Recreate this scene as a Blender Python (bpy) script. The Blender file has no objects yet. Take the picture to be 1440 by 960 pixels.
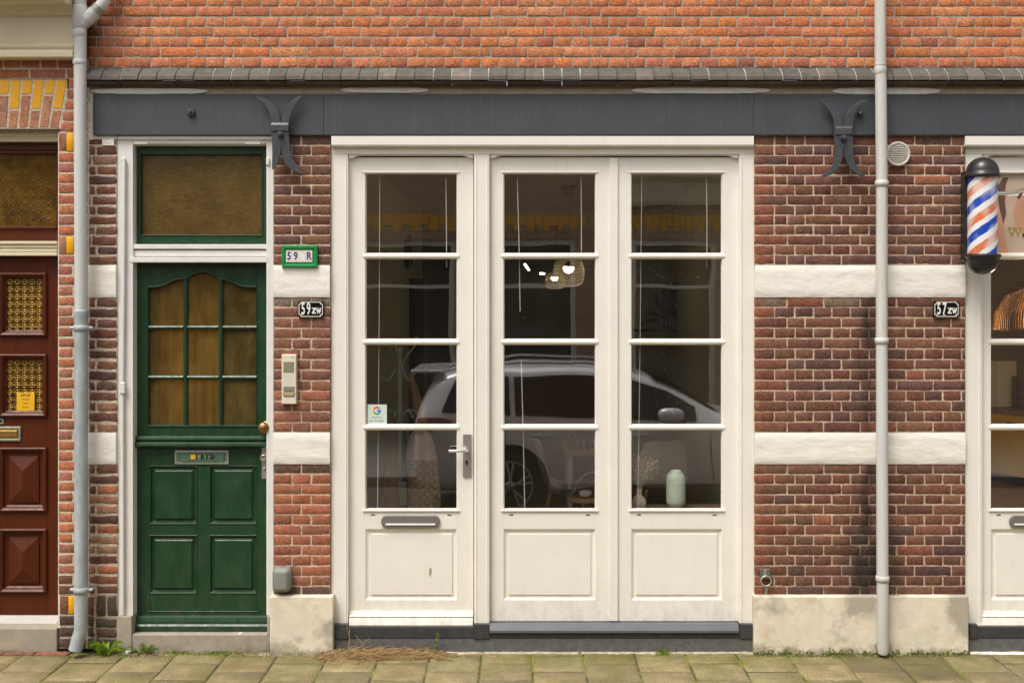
import bpy, bmesh, math, random
from mathutils import Vector, Matrix, noise
R = random.Random(7)
PI = math.pi
S = 0.00425            # metres per photograph pixel on the wall plane
XC, YH, D = 740.0, 412.0, 7.0
EYE = (918 - YH) * S
C = bpy.context.scene.collection

def X(px, Y=0.0): return (px - XC) * S * (D + Y) / D
def Z(py, Y=0.0): return EYE + (YH - py) * S * (D + Y) / D

# ------------------------------------------------------------------ materials
def nn(nt, t, **kw):
    n = nt.nodes.new(t)
    for k, v in kw.items():
        setattr(n, k, v)
    return n

def coords(nt, scale=(1, 1, 1)):
    tc = nn(nt, 'ShaderNodeTexCoord')
    mp = nn(nt, 'ShaderNodeMapping')
    mp.inputs['Scale'].default_value = scale
    nt.links.new(tc.outputs['Object'], mp.inputs['Vector'])
    return mp.outputs[0]

def noise_n(nt, vec, scale, detail=4, rough=.55):
    n = nn(nt, 'ShaderNodeTexNoise')
    n.inputs['Scale'].default_value = scale
    n.inputs['Detail'].default_value = detail
    n.inputs['Roughness'].default_value = rough
    nt.links.new(vec, n.inputs['Vector'])
    return n.outputs[0]

def ramp(nt, val, a, b, lo=0., hi=1.):
    m = nn(nt, 'ShaderNodeMapRange')
    m.inputs[1].default_value = a; m.inputs[2].default_value = b
    m.inputs[3].default_value = lo; m.inputs[4].default_value = hi
    nt.links.new(val, m.inputs[0])
    return m.outputs[0]

def math_n(nt, op, a, b):
    m = nn(nt, 'ShaderNodeMath', operation=op)
    for i, q in enumerate((a, b)):
        if isinstance(q, (int, float)): m.inputs[i].default_value = q
        else: nt.links.new(q, m.inputs[i])
    return m.outputs[0]

def mixc(nt, fac, a, b, mode='MIX'):
    m = nn(nt, 'ShaderNodeMix', data_type='RGBA', blend_type=mode)
    for i, q in ((0, fac), (6, a), (7, b)):
        if isinstance(q, (int, float)): m.inputs[i].default_value = q
        elif isinstance(q, tuple): m.inputs[i].default_value = (*q, 1) if len(q) == 3 else q
        else: nt.links.new(q, m.inputs[i])
    return m.outputs[2]

def mat(name, col=(.5, .5, .5), rough=.6, var=0., vscale=8, vstretch=(1, 1, 1), bump=0., bscale=60,
        bstretch=(1, 1, 1), metal=0., attr=False, extra=None, emit=None, spec=.5, coat=0., rvar=0., bdist=.004):
    m = bpy.data.materials.new(name); m.use_nodes = True
    nt = m.node_tree; p = nt.nodes['Principled BSDF']
    p.inputs['Roughness'].default_value = rough
    p.inputs['Metallic'].default_value = metal
    p.inputs['Specular IOR Level'].default_value = spec
    p.inputs['Coat Weight'].default_value = coat
    p.inputs['Coat Roughness'].default_value = .08
    if attr:
        a = nn(nt, 'ShaderNodeAttribute', attribute_name='Col'); c = a.outputs['Color']
    else:
        rgb = nn(nt, 'ShaderNodeRGB'); rgb.outputs[0].default_value = (*col, 1); c = rgb.outputs[0]
    if var:
        f = noise_n(nt, coords(nt, vstretch), vscale, 6, .65)
        f = ramp(nt, f, .25, .75, 1 - var, 1 + var)
        c = mixc(nt, 1.0, c, f, 'MULTIPLY')
    if rvar:
        f = noise_n(nt, coords(nt, vstretch), vscale * 1.7, 5, .6)
        nt.links.new(ramp(nt, f, .3, .7, max(.02, rough - rvar), rough + rvar), p.inputs['Roughness'])
    if extra: c = extra(nt, c, p) or c
    nt.links.new(c, p.inputs['Base Color'])
    if bump:
        b = nn(nt, 'ShaderNodeBump'); b.inputs['Strength'].default_value = bump
        b.inputs['Distance'].default_value = bdist
        nt.links.new(noise_n(nt, coords(nt, bstretch), bscale, 8, .6), b.inputs['Height'])
        nt.links.new(b.outputs[0], p.inputs['Normal'])
    if emit:
        p.inputs['Emission Color'].default_value = (*emit[0], 1)
        p.inputs['Emission Strength'].default_value = emit[1]
    return m

def pos_z(nt):
    g = nn(nt, 'ShaderNodeNewGeometry'); s = nn(nt, 'ShaderNodeSeparateXYZ')
    nt.links.new(g.outputs['Position'], s.inputs[0]); return s.outputs

M = {}
def speck(nt, c, p):      # brick surface: pits, pale crusts
    v = coords(nt)
    f = ramp(nt, noise_n(nt, coords(nt, (1, 1, 2.2)), 62, 3, .6), .35, .65, .62, 1.34)
    c = mixc(nt, 1., c, f, 'MULTIPLY')
    f = ramp(nt, noise_n(nt, v, 110, 3), .62, .70)
    c = mixc(nt, math_n(nt, 'MULTIPLY', f, .5), c, (.05, .035, .03))
    f = ramp(nt, noise_n(nt, v, 30, 6, .75), .62, .78)
    c = mixc(nt, math_n(nt, 'MULTIPLY', f, .35), c, (.42, .33, .26))
    return c
M['brick'] = mat('brick', attr=True, rough=.85, var=.36, vscale=22, bump=.8, bscale=75, extra=speck, spec=.2, bdist=.004)
M['mortar'] = mat('mortar', attr=True, rough=.95, var=.38, vscale=55, bump=1., bscale=100, spec=.15, bdist=.007)
M['glazed'] = mat('yellow_glazed_brick', (.78, .38, .006), rough=.3, var=.10, vscale=30, bump=.25, bscale=60)

def chips(nt, c, p):
    v = coords(nt)
    f = ramp(nt, noise_n(nt, v, 34, 5, .7), .735, .75)
    c = mixc(nt, math_n(nt, 'MULTIPLY', f, .5), c, (.25, .22, .18))
    v2 = coords(nt, (3, 3, .35))
    f = ramp(nt, noise_n(nt, v2, 9, 5, .7), .56, .8)
    c = mixc(nt, math_n(nt, 'MULTIPLY', f, .22), c, (.50, .45, .37))
    z = pos_z(nt)[2]
    g = math_n(nt, 'MULTIPLY', ramp(nt, z, .42, .14), ramp(nt, noise_n(nt, coords(nt, (1, 1, .5)), 16, 7, .8), .46, .62))
    return mixc(nt, math_n(nt, 'MULTIPLY', g, .42), c, (.42, .37, .28))
M['white'] = mat('white_paint', (.80, .775, .71), rough=.42, var=.035, vscale=5, bump=.10, bscale=14, rvar=.08, extra=chips, bstretch=(3, 3, 1))
M['oldwhite'] = mat('old_white_paint', (.74, .73, .70), rough=.4, var=.06, vscale=7, bump=.3, bscale=18, extra=chips)
def grime(nt, c, p):
    v = coords(nt)
    f = ramp(nt, noise_n(nt, v, 7, 6, .7), .55, .8)
    return mixc(nt, math_n(nt, 'MULTIPLY', f, .3), c, (.42, .36, .26))
M['band'] = mat('painted_plaster', (.80, .775, .71), rough=.75, var=.05, vscale=10, bump=.5, bscale=16, extra=grime, bdist=.012, bstretch=(.6, 1, 1.3))
M['cream'] = mat('cream_paint', (.70, .62, .44), rough=.5, var=.06, vscale=6, bump=.15, bscale=20, extra=chips)

def streaks(nt, c, p):
    v = coords(nt, (16, 1, .7))
    f = ramp(nt, noise_n(nt, v, 3.2, 5, .75), .50, .78)
    c = mixc(nt, math_n(nt, 'MULTIPLY', f, .20), c, (.17, .165, .16))
    v = coords(nt, (5, 5, 5))
    f = ramp(nt, noise_n(nt, v, 3, 8, .8), .60, .72)
    c = mixc(nt, math_n(nt, 'MULTIPLY', f, .55), c, (.15, .145, .14))
    f = ramp(nt, noise_n(nt, coords(nt, (9, 1, .5)), 2.0, 3, .6), .70, .74)
    return mixc(nt, math_n(nt, 'MULTIPLY', f, .25), c, (.20, .12, .07))
M['steel'] = mat('anthracite_paint', (.050, .057, .067), rough=.5, var=.14, vscale=5, bump=.25, bscale=30, extra=streaks)
M['iron'] = mat('painted_iron', (.050, .056, .064), rough=.42, var=.25, vscale=18, bump=.45, bscale=50, rvar=.1)
M['chip'] = mat('plaster_crumb', (.6, .55, .48), rough=.9, bump=.6, bscale=90)

def scuff(nt, c, p):
    v = coords(nt, (1.2, 1, .6))
    f = ramp(nt, noise_n(nt, v, 9, 8, .78), .50, .74)
    c = mixc(nt, math_n(nt, 'MULTIPLY', f, .32), c, (.075, .115, .07))
    z = pos_z(nt)[2]
    f = math_n(nt, 'MULTIPLY', ramp(nt, z, .75, .15), ramp(nt, noise_n(nt, coords(nt), 14, 8, .8), .5, .68))
    return mixc(nt, math_n(nt, 'MULTIPLY', f, .4), c, (.09, .085, .055))
M['green'] = mat('dark_green_paint', (.009, .044, .017), rough=.36, var=.2, vscale=6, vstretch=(2, 2, .6), bump=.2, bscale=24,
                 bstretch=(2, 2, .4), rvar=.12, extra=scuff)
M['brown'] = mat('mahogany_paint', (.085, .017, .005), spec=.3, rough=.38, var=.16, vscale=6, vstretch=(3, 3, .6), bump=.15, bscale=26, bstretch=(3, 3, .4), rvar=.08)
M['greysill'] = mat('grey_sill_paint', (.105, .112, .125), rough=.4, var=.12, vscale=8, bump=.15, bscale=40)
M['bluestone'] = mat('bluestone', (.115, .112, .105), rough=.7, var=.35, vscale=26, bump=.5, bscale=90)
M['darkstone'] = mat('dark_stone', (.040, .042, .045), rough=.5, var=.4, vscale=20, bump=.3, bscale=80)

def mossy(h0, amount=.9):
    def f_(nt, c, p):
        z = pos_z(nt)[2]
        n = noise_n(nt, coords(nt), 5, 8, .7)
        t = math_n(nt, 'ADD', z, ramp(nt, n, .2, .8, -.10, .10))
        f = ramp(nt, t, h0, h0 - .06)
        c = mixc(nt, math_n(nt, 'MULTIPLY', f, amount), c, (.13, .115, .025))
        n = noise_n(nt, coords(nt), 3.2, 4, .6)
        c = mixc(nt, math_n(nt, 'MULTIPLY', ramp(nt, n, .50, .60), .75), c, (.30, .275, .225))
        n = noise_n(nt, coords(nt), 8.2, 6, .7)
        return mixc(nt, math_n(nt, 'MULTIPLY', ramp(nt, n, .55, .70), .6), c, (.50, .37, .21))
    return f_
M['plinth'] = mat('rendered_plinth', (.70, .635, .51), rough=.85, var=.14, vscale=9, bump=.5, bscale=60, extra=mossy(.055))
M['step'] = mat('doorstep_stone', (.34, .30, .24), rough=.85, var=.2, vscale=14, bump=.5, bscale=110, extra=mossy(.03, .7))
M['coping'] = mat('ledge_brick', attr=True, rough=.8, var=.4, vscale=22, bump=.8, bscale=70)
M['cement'] = mat('cement_strip', (.40, .345, .26), rough=.9, var=.22, vscale=14, bump=.7, bscale=60)
M['plaster'] = mat('white_plaster_patch', (.70, .67, .60), rough=.85, var=.12, vscale=16, bump=.8, bscale=26, bdist=.01)
M['pvc'] = mat('grey_plastic', (.56, .57, .56), rough=.5, var=.06, vscale=7, vstretch=(3, 3, .5), bump=.05)
M['zinc'] = mat('zinc_pipe', (.38, .42, .435), rough=.6, var=.3, vscale=16, vstretch=(1, 1, .45), metal=.1, bump=.1, bscale=20)
def pipe_streak(nt, c, p):
    f = ramp(nt, noise_n(nt, coords(nt, (30, 30, .8)), 3, 4, .7), .5, .75)
    return mixc(nt, math_n(nt, 'MULTIPLY', f, .45), c, (.22, .20, .16))
M['pvc2'] = mat('weathered_grey_pipe', (.56, .555, .52), rough=.5, var=.12, vscale=6, vstretch=(4, 4, .4), bump=.1, extra=pipe_streak)
M['dark'] = mat('dark_cavity', (.006, .006, .006), rough=.9)
M['steelbrush'] = mat('brushed_steel', (.55, .54, .52), rough=.33, metal=.8, var=.06, vscale=20, vstretch=(20, 1, 1))
M['chrome'] = mat('chrome', (.8, .79, .77), rough=.15, metal=1.)
M['slotgrey'] = mat('letter_slot_metal', (.26, .245, .235), rough=.4, metal=.5, var=.06)
M['brass'] = mat('brass', (.55, .34, .10), rough=.3, metal=.85, var=.2, vscale=40)
M['copper'] = mat('worn_brass_knob', (.30, .17, .07), rough=.28, metal=.9, var=.2, vscale=60)
M['tarn'] = mat('tarnished_metal', (.34, .36, .30), rough=.45, metal=.5, var=.25, vscale=50)
M['tarn2'] = mat('green_tarnished_flap', (.10, .19, .13), rough=.4, metal=.3, var=.3, vscale=50)
M['galv'] = mat('galvanised_bracket', (.20, .21, .19), rough=.45, metal=.6, var=.2, vscale=60)
M['black'] = mat('black_enamel', (.006, .006, .006), rough=.18, bump=.05, bscale=30)
M['blackpl'] = mat('black_plastic', (.018, .018, .018), rough=.3, bump=.05, bscale=20, rvar=.08)
M['enwhite'] = mat('enamel_white', (.80, .79, .74), rough=.3)
M['tile'] = mat('glazed_tile', (.76, .74, .70), rough=.2)
M['tilegreen'] = mat('green_tile_frame', (.012, .26, .075), rough=.25, var=.25, vscale=40, bump=.2, bscale=40)
M['navy'] = mat('navy_numeral', (.02, .02, .16), rough=.3)
M['orn'] = mat('orange_ornament', (.62, .22, .06), rough=.3, var=.3, vscale=200)
M['ivory'] = mat('ivory_plastic', (.72, .67, .55), rough=.4, var=.05)
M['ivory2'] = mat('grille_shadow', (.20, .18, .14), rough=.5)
M['oliveglass'] = mat('intercom_window', (.24, .24, .15), rough=.15, var=.2, vscale=60)
M['amberwin'] = mat('intercom_bell', (.42, .36, .20), rough=.25)
M['greybox'] = mat('grey_plastic_box', (.22, .225, .21), rough=.5, var=.06, vscale=20)
M['ventw'] = mat('vent_plastic', (.60, .57, .51), rough=.5, var=.08, vscale=20)
M['yellow'] = mat('yellow_sticker', (.75, .42, .01), rough=.6, var=.1, vscale=60)
M['green2'] = mat('green_sticker', (.02, .50, .12), rough=.5)
M['ink'] = mat('black_ink', (.02, .018, .015), rough=.6)
M['inkgrey'] = mat('grey_ink', (.25, .25, .26), rough=.6)

def glass(name, ior=2.05, tint=(.97, .98, .96), dirt=0., wob=.22, streak=0.):
    m = bpy.data.materials.new(name); m.use_nodes = True; nt = m.node_tree; nt.nodes.clear()
    out = nn(nt, 'ShaderNodeOutputMaterial'); tr = nn(nt, 'ShaderNodeBsdfTransparent'); tr.inputs[0].default_value = (*tint, 1)
    gl = nn(nt, 'ShaderNodeBsdfGlossy'); gl.inputs['Roughness'].default_value = 0.0
    lw = nn(nt, 'ShaderNodeLayerWeight'); lw.inputs[0].default_value = .5
    r0 = ((ior - 1) / (ior + 1)) ** 2
    p5 = math_n(nt, 'POWER', lw.outputs['Facing'], 5.0)
    frv = ramp(nt, p5, 0, 1, r0, 1)
    b = nn(nt, 'ShaderNodeBump'); b.inputs['Strength'].default_value = wob; b.inputs['Distance'].default_value = .003
    v = coords(nt)
    nt.links.new(noise_n(nt, v, 3.0, 1, .4), b.inputs['Height']); nt.links.new(b.outputs[0], gl.inputs['Normal'])
    mx = nn(nt, 'ShaderNodeMixShader')
    nt.links.new(frv, mx.inputs[0]); nt.links.new(tr.outputs[0], mx.inputs[1]); nt.links.new(gl.outputs[0], mx.inputs[2])
    last = mx.outputs[0]
    # dust film doubling as a painted haze veil, and dried drops on the pane
    df = nn(nt, 'ShaderNodeBsdfDiffuse'); df.inputs[0].default_value = (.62, .60, .54, 1)
    vo = nn(nt, 'ShaderNodeTexVoronoi'); vo.inputs['Scale'].default_value = 75
    mp = nn(nt, 'ShaderNodeMapping'); mp.inputs['Scale'].default_value = (1, 1, .55)
    nt.links.new(v, mp.inputs[0]); nt.links.new(mp.outputs[0], vo.inputs['Vector'])
    drops = ramp(nt, vo.outputs['Distance'], .12, .07)
    sepc = nn(nt, 'ShaderNodeSeparateColor'); nt.links.new(vo.outputs['Color'], sepc.inputs[0])
    drops = math_n(nt, 'MULTIPLY', drops, math_n(nt, 'GREATER_THAN', sepc.outputs[0], 1 - dirt))
    film = ramp(nt, noise_n(nt, v, 2.5, 5, .6), .35, .75, .003, .012)
    f = math_n(nt, 'MAXIMUM', math_n(nt, 'MULTIPLY', drops, .55), film)
    m2 = nn(nt, 'ShaderNodeMixShader')
    nt.links.new(f, m2.inputs[0]); nt.links.new(last, m2.inputs[1]); nt.links.new(df.outputs[0], m2.inputs[2])
    nt.links.new(m2.outputs[0], out.inputs[0])
    return m
M['glass'] = glass('window_glass', ior=3.1, dirt=.05)
M['glassdirty'] = glass('rain_spotted_glass', ior=3.1, dirt=.5)

def textured_glass(name, col, tint, tf, scale, stretch, strength, rough=.16, k=.4):
    m = bpy.data.materials.new(name); m.use_nodes = True; nt = m.node_tree
    p = nt.nodes['Principled BSDF']; out = nt.nodes['Material Output']
    v = coords(nt, stretch)
    n1 = noise_n(nt, v, scale, 6, .7)
    c = mixc(nt, ramp(nt, noise_n(nt, v, 7, 7, .75), .38, .62), tuple(q * (1 - k) for q in col), tuple(q * (1 + k) for q in col))  # light and dark swirl in the colour stands in for surface highlights
    nt.links.new(c, p.inputs['Base Color']); p.inputs['Roughness'].default_value = rough
    b = nn(nt, 'ShaderNodeBump'); b.inputs['Strength'].default_value = strength; b.inputs['Distance'].default_value = .004
    nt.links.new(n1, b.inputs['Height']); nt.links.new(b.outputs[0], p.inputs['Normal'])
    tr = nn(nt, 'ShaderNodeBsdfTransparent'); tr.inputs[0].default_value = (*tint, 1)
    mx = nn(nt, 'ShaderNodeMixShader'); mx.inputs[0].default_value = tf
    nt.links.new(p.outputs[0], mx.inputs[1]); nt.links.new(tr.outputs[0], mx.inputs[2]); nt.links.new(mx.outputs[0], out.inputs[0])
    return m
M['amber'] = textured_glass('amber_figured_glass', (.155, .115, .042), (.90, .78, .44), .62, 11, (1.5, 1, .8), .9, .12)
M['amber2'] = textured_glass('amber_hammered_glass', (.125, .078, .022), (.4, .25, .10), .15, 22, (1, 1, 1), .9, .14, .2)
M['amber3'] = textured_glass('amber_relief_glass', (.14, .075, .012), (.4, .22, .05), .15, 30, (1, 1, 1), .3, .08)

# ------------------------------------------------------------------ mesh builder
class MB:
    def __init__(s): s.v = []; s.f = []; s.m = []; s.c = []; s.mats = []; s.sm = []
    def mi(s, m):
        if isinstance(m, str): m = M[m]
        if m not in s.mats: s.mats.append(m)
        return s.mats.index(m)
    def add(s, vs, fs, m, col=None, smooth=False):
        o = len(s.v); k = s.mi(m)
        s.v += [tuple(q) for q in vs]
        for f in fs:
            s.f.append(tuple(i + o for i in f)); s.m.append(k); s.sm.append(smooth)
        if col is None: col = (.5, .5, .5)
        if isinstance(col, list): s.c += col
        else: s.c += [col] * len(vs)
    def box(s, x0, x1, y0, y1, z0, z1, m, col=None):
        if x0 > x1: x0, x1 = x1, x0
        if y0 > y1: y0, y1 = y1, y0
        if z0 > z1: z0, z1 = z1, z0
        vs = [(x, y, z) for x in (x0, x1) for y in (y0, y1) for z in (z0, z1)]
        s.add(vs, [(0, 1, 3, 2), (4, 6, 7, 5), (0, 4, 5, 1), (2, 3, 7, 6), (0, 2, 6, 4), (1, 5, 7, 3)], m, col)
    def pbox(s, a, b, t, u, Y0, Y1, m, col=None):      # photograph pixels a..b, t..u at front depth Y0
        s.box(X(a, Y0), X(b, Y0), Y0, Y1, Z(u, Y0), Z(t, Y0), m, col)
    def steps(s, x0, x1, z0, z1, st, m, fill=True, mfill=None):
        # nested rectangles: st = [(inset, Y), ...]; y grows away from the street
        rr = []
        for i, Y in st:
            rr.append([(x0 + i, Y, z0 + i), (x1 - i, Y, z0 + i), (x1 - i, Y, z1 - i), (x0 + i, Y, z1 - i)])
        vs = [p for q in rr for p in q]; fs = []
        for k in range(len(st) - 1):
            for j in range(4):
                a, b = 4 * k + j, 4 * k + (j + 1) % 4
                fs.append((a, b, b + 4, a + 4))
        s.add(vs, fs, m)
        if fill:
            s.add(rr[-1], [(0, 1, 2, 3)], mfill or m)
    def prof(s, x0, x1, pts, m, col=None, smooth=False):  # profile (y,z) swept along x
        n = len(pts)
        vs = [(x0, y, z) for y, z in pts] + [(x1, y, z) for y, z in pts]
        fs = [(i, (i + 1) % n, n + (i + 1) % n, n + i) for i in range(n)]
        s.add(vs, fs, m, col, smooth)
        s.add(vs[:n], [tuple(range(n))[::-1]], m, col); s.add(vs[n:], [tuple(range(n))], m, col)
    def plate(s, pts, Y0, Y1, m, col=None):     # outline (x,z) with thickness Y0 (front)..Y1
        n = len(pts)
        vs = [(x, Y0, z) for x, z in pts] + [(x, Y1, z) for x, z in pts]
        fs = [(i, (i + 1) % n, n + (i + 1) % n, n + i) for i in range(n)]
        s.add(vs, fs + [tuple(range(n)), tuple(range(n, 2 * n))[::-1]], m, col)
    def lathe(s, prof, c, m, n=28, axis='z', smooth=True, col=None):
        vs = []; fs = []
        for r, h in prof:
            for k in range(n):
                a = 2 * PI * k / n
                if axis == 'z': vs.append((c[0] + r * math.cos(a), c[1] + r * math.sin(a), c[2] + h))
                elif axis == 'y': vs.append((c[0] + r * math.cos(a), c[1] + h, c[2] + r * math.sin(a)))
                else: vs.append((c[0] + h, c[1] + r * math.cos(a), c[2] + r * math.sin(a)))
        for i in range(len(prof) - 1):
            for k in range(n):
                a, b = i * n + k, i * n + (k + 1) % n
                fs.append((a, b, b + n, a + n))
        s.add(vs, fs, m, col, smooth)
        s.add(vs[:n], [tuple(range(n))[::-1]], m, col); s.add(vs[-n:], [tuple(range(n))], m, col)
    def tube(s, pts, r, m, n=10, col=None, flat=1.):
        pts = [Vector(p) for p in pts]; rs = r if isinstance(r, (list, tuple)) else [r] * len(pts)
        vs = []; fs = []
        up = Vector((0.13, .2, 1)).normalized()
        for i, p in enumerate(pts):
            t = (pts[min(i + 1, len(pts) - 1)] - pts[max(i - 1, 0)]).normalized()
            if abs(t.dot(up)) > .98: up = Vector((1, .1, 0)).normalized()
            u = t.cross(up).normalized(); w = u.cross(t).normalized(); up = w
            for k in range(n):
                a = 2 * PI * k / n
                vs.append(p + u * math.cos(a) * rs[i] + w * math.sin(a) * rs[i] * flat)
        for i in range(len(pts) - 1):
            for k in range(n):
                a, b = i * n + k, i * n + (k + 1) % n
                fs.append((a, b, b + n, a + n))
        s.add(vs, fs, m, col, True)
        if n > 5: s.add(vs[:n], [tuple(range(n))[::-1]], m, col); s.add(vs[-n:], [tuple(range(n))], m, col)
    def text(s, body, cx, cz, Y, size, m, xs=1., bold=0., ext=.0006, rotx=0, align='CENTER'):
        cu = bpy.data.curves.new('t', 'FONT'); cu.body = body; cu.size = size; cu.align_x = align; cu.align_y = 'CENTER'
        cu.extrude = ext; cu.offset = bold; cu.resolution_u = 3
        o = bpy.data.objects.new('t', cu); C.objects.link(o)
        me = bpy.data.meshes.new_from_object(o.evaluated_get(bpy.context.evaluated_depsgraph_get()))
        s.add([(cx + v.co.x * xs, Y - v.co.z, cz + v.co.y) for v in me.vertices], [tuple(p.vertices) for p in me.polygons], m)
        bpy.data.objects.remove(o); bpy.data.curves.remove(cu); bpy.data.meshes.remove(me)
    def build(s, name, parent=None, loc=None, bevel=0., seg=2, label=None, recalc=True):
        me = bpy.data.meshes.new(name)
        base = Vector(WL[parent.name]) if parent else Vector(loc or (0, 0, 0))
        me.from_pydata([tuple(Vector(q) - base) for q in s.v], [], s.f)
        for m in s.mats: me.materials.append(m)
        me.polygons.foreach_set('material_index', s.m)
        me.polygons.foreach_set('use_smooth', s.sm)
        ca = me.color_attributes.new('Col', 'FLOAT_COLOR', 'POINT')
        ca.data.foreach_set('color', [q for c in s.c for q in (c[0], c[1], c[2], 1.)])
        if recalc:
            bm = bmesh.new(); bm.from_mesh(me); bmesh.ops.recalc_face_normals(bm, faces=bm.faces); bm.to_mesh(me); bm.free()
        me.update()
        o = bpy.data.objects.new(name, me); C.objects.link(o)
        if parent: o.parent = parent
        else: o.location = base
        WL[o.name] = tuple(base)
        if bevel:
            b = o.modifiers.new('b', 'BEVEL'); b.width = bevel; b.segments = seg; b.limit_method = 'ANGLE'; b.angle_limit = math.radians(40)
            b.harden_normals = False
        if label: o['label'] = label
        return o
WL = {}
def thing(name, label, cat, loc=(0, 0, 0), group=None):
    o = bpy.data.objects.new(name, None); C.objects.link(o); o.location = loc; o.empty_display_size = .1
    o['label'] = label; o['category'] = cat
    if group: o['group'] = group
    WL[o.name] = tuple(loc); return o
def tag(o, label, cat, group=None):
    o['label'] = label; o['category'] = cat
    if group: o['group'] = group
    return o
def struct(o): o['kind'] = 'structure'; return o

# ------------------------------------------------------------------ brickwork
def fbm(x, y, z=0, s=1.): return noise.noise(Vector((x * s, y * s, z)))

def brick(mb, x0, x1, z0, z1, col, Y=0., back=.014, wear=.0014, rnd=.0032, fine=True, m='brick', shade=None, mort=None):
    w, h = x1 - x0, z1 - z0
    e = min(rnd, w * .3, h * .3)
    us = [0, e] + ([e + (w - 2 * e) * k / max(1, int(w / .035)) for k in range(1, max(1, int(w / .035)))] if fine else []) + [w - e, w]
    vs_ = [0, e] + ([h / 2] if fine else []) + [h - e, h]
    tx, tz, dy = R.uniform(-.010, .010), R.uniform(-.015, .015), R.uniform(-.0014, .0014)
    sd = R.random() * 100
    P = []; cols = []
    nu, nv = len(us), len(vs_)
    for i, u in enumerate(us):
        for j, v in enumerate(vs_):
            bu = i in (0, nu - 1); bv = j in (0, nv - 1)
            x, z = x0 + u, z0 + v
            y = Y + dy + tx * (u - w / 2) + tz * (v - h / 2) * .5
            if bu or bv: y += e * (.5 if not (bu and bv) else .9)
            if bu and bv:
                x += e * .35 * (1 if i == 0 else -1); z += e * .35 * (1 if j == 0 else -1)
            if wear:
                jx = fbm(x * 37 + sd, z * 37) * wear * 2; jz = fbm(x * 31, z * 31 + sd, 5) * wear * 2
                x += jx; z += jz; y += fbm(x * 23, z * 23, sd) * wear * .8
            P.append((x, y, z))
            cc = col
            if (bu or bv) and mort and fbm(x * 19, z * 19, 3.3) > .02: cc = tuple(q * .35 + w_ * .65 for q, w_ in zip(col, mort))
            if shade: cc = shade(x, z, col)
            cols.append(tuple(cc))
    F = [(i * nv + j, (i + 1) * nv + j, (i + 1) * nv + j + 1, i * nv + j + 1) for i in range(nu - 1) for j in range(nv - 1)]
    ring = [i * nv for i in range(nu)] + [(nu - 1) * nv + j for j in range(1, nv)] + [i * nv + nv - 1 for i in range(nu - 2, -1, -1)] + [j for j in range(nv - 2, 0, -1)]
    o = len(P)
    for k in ring:
        P.append((P[k][0], Y + back, P[k][2])); cols.append(cols[k])
    n = len(ring)
    F += [(ring[k], ring[(k + 1) % n], o + (k + 1) % n, o + k) for k in range(n)]
    mb.add(P, F, m, cols, smooth=True)

def jit(c, a=.12, b=.03):
    k = 1 + R.uniform(-a, a)
    return tuple(max(.004, q * k * (1 + R.uniform(-b, b) * 2)) for q in c)

def courses(mb, x0, x1, ytop, ybot, n, pats, colf, Y=0., joint=2.2, k0=0, fine=True, wear=.0014, shade=None, rnd=.0032, mcol=(.5, .4, .3), mY=.0032, mshade=None):
    """rows of bricks between photograph rows ytop..ybot (on the plane Y); pats = list of functions giving joint positions"""
    h = (ybot - ytop) / n
    jh = joint / 2
    for r in range(n):
        t = ytop + r * h; b = t + h
        js = [q for q in pats[(r + k0) % len(pats)] if x0 + 3 < q < x1 - 3]
        xs = [x0 - jh] + js + [x1 + jh]
        wob = [R.uniform(-.35, .35) for _ in range(2)]
        for a, c in zip(xs[:-1], xs[1:]):
            l = a + jh + R.uniform(-.3, .3) * (a > x0); rr = c - jh + R.uniform(-.3, .3) * (c < x1)
            if rr - l < 2: continue
            col = colf((l + rr) / 2, (t + b) / 2, rr - l)
            w2 = R.uniform(-.25, .25)
            brick(mb, X(l), X(rr), Z(b - jh + wob[0] + w2 * .5), Z(t + jh + wob[1] * .5 + w2 * .5), col, Y, fine=fine, wear=wear, shade=shade, rnd=rnd, mort=mcol if fine else None)
    # mortar bed
    nx = max(2, int((x1 - x0) / (6 if fine else 60))); nz = max(2, int((ybot - ytop) / (5 if fine else 60)))
    P = []; cc = []
    for i in range(nx + 1):
        for j in range(nz + 1):
            px = x0 + (x1 - x0) * i / nx; py = ytop + (ybot - ytop) * j / nz
            P.append((X(px), Y + mY + fbm(px * .31, py * .31, 3) * .0016, Z(py)))
            q = mcol if not mshade else mshade(px, py, mcol)
            cc.append(tuple(q))
    mb.add(P, [(i * (nz + 1) + j, (i + 1) * (nz + 1) + j, (i + 1) * (nz + 1) + j + 1, i * (nz + 1) + j + 1) for i in range(nx) for j in range(nz)], 'mortar', cc, True)
    mb.box(X(x0), X(x1), Y + .009, Y + .28, Z(ybot), Z(ytop), 'mortar', mcol)

def seq(start, pitch, lo=-400, hi=2000):
    k = math.ceil((lo - start) / pitch); out = []
    while start + k * pitch < hi: out.append(start + k * pitch); k += 1
    return out
# =================================================================== the corner house with the green door and the two shop fronts
house = thing('brick_house', 'brick house with green front door, white glazed shop doors and long anthracite beam', 'house', (0, 0, 0))

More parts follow.
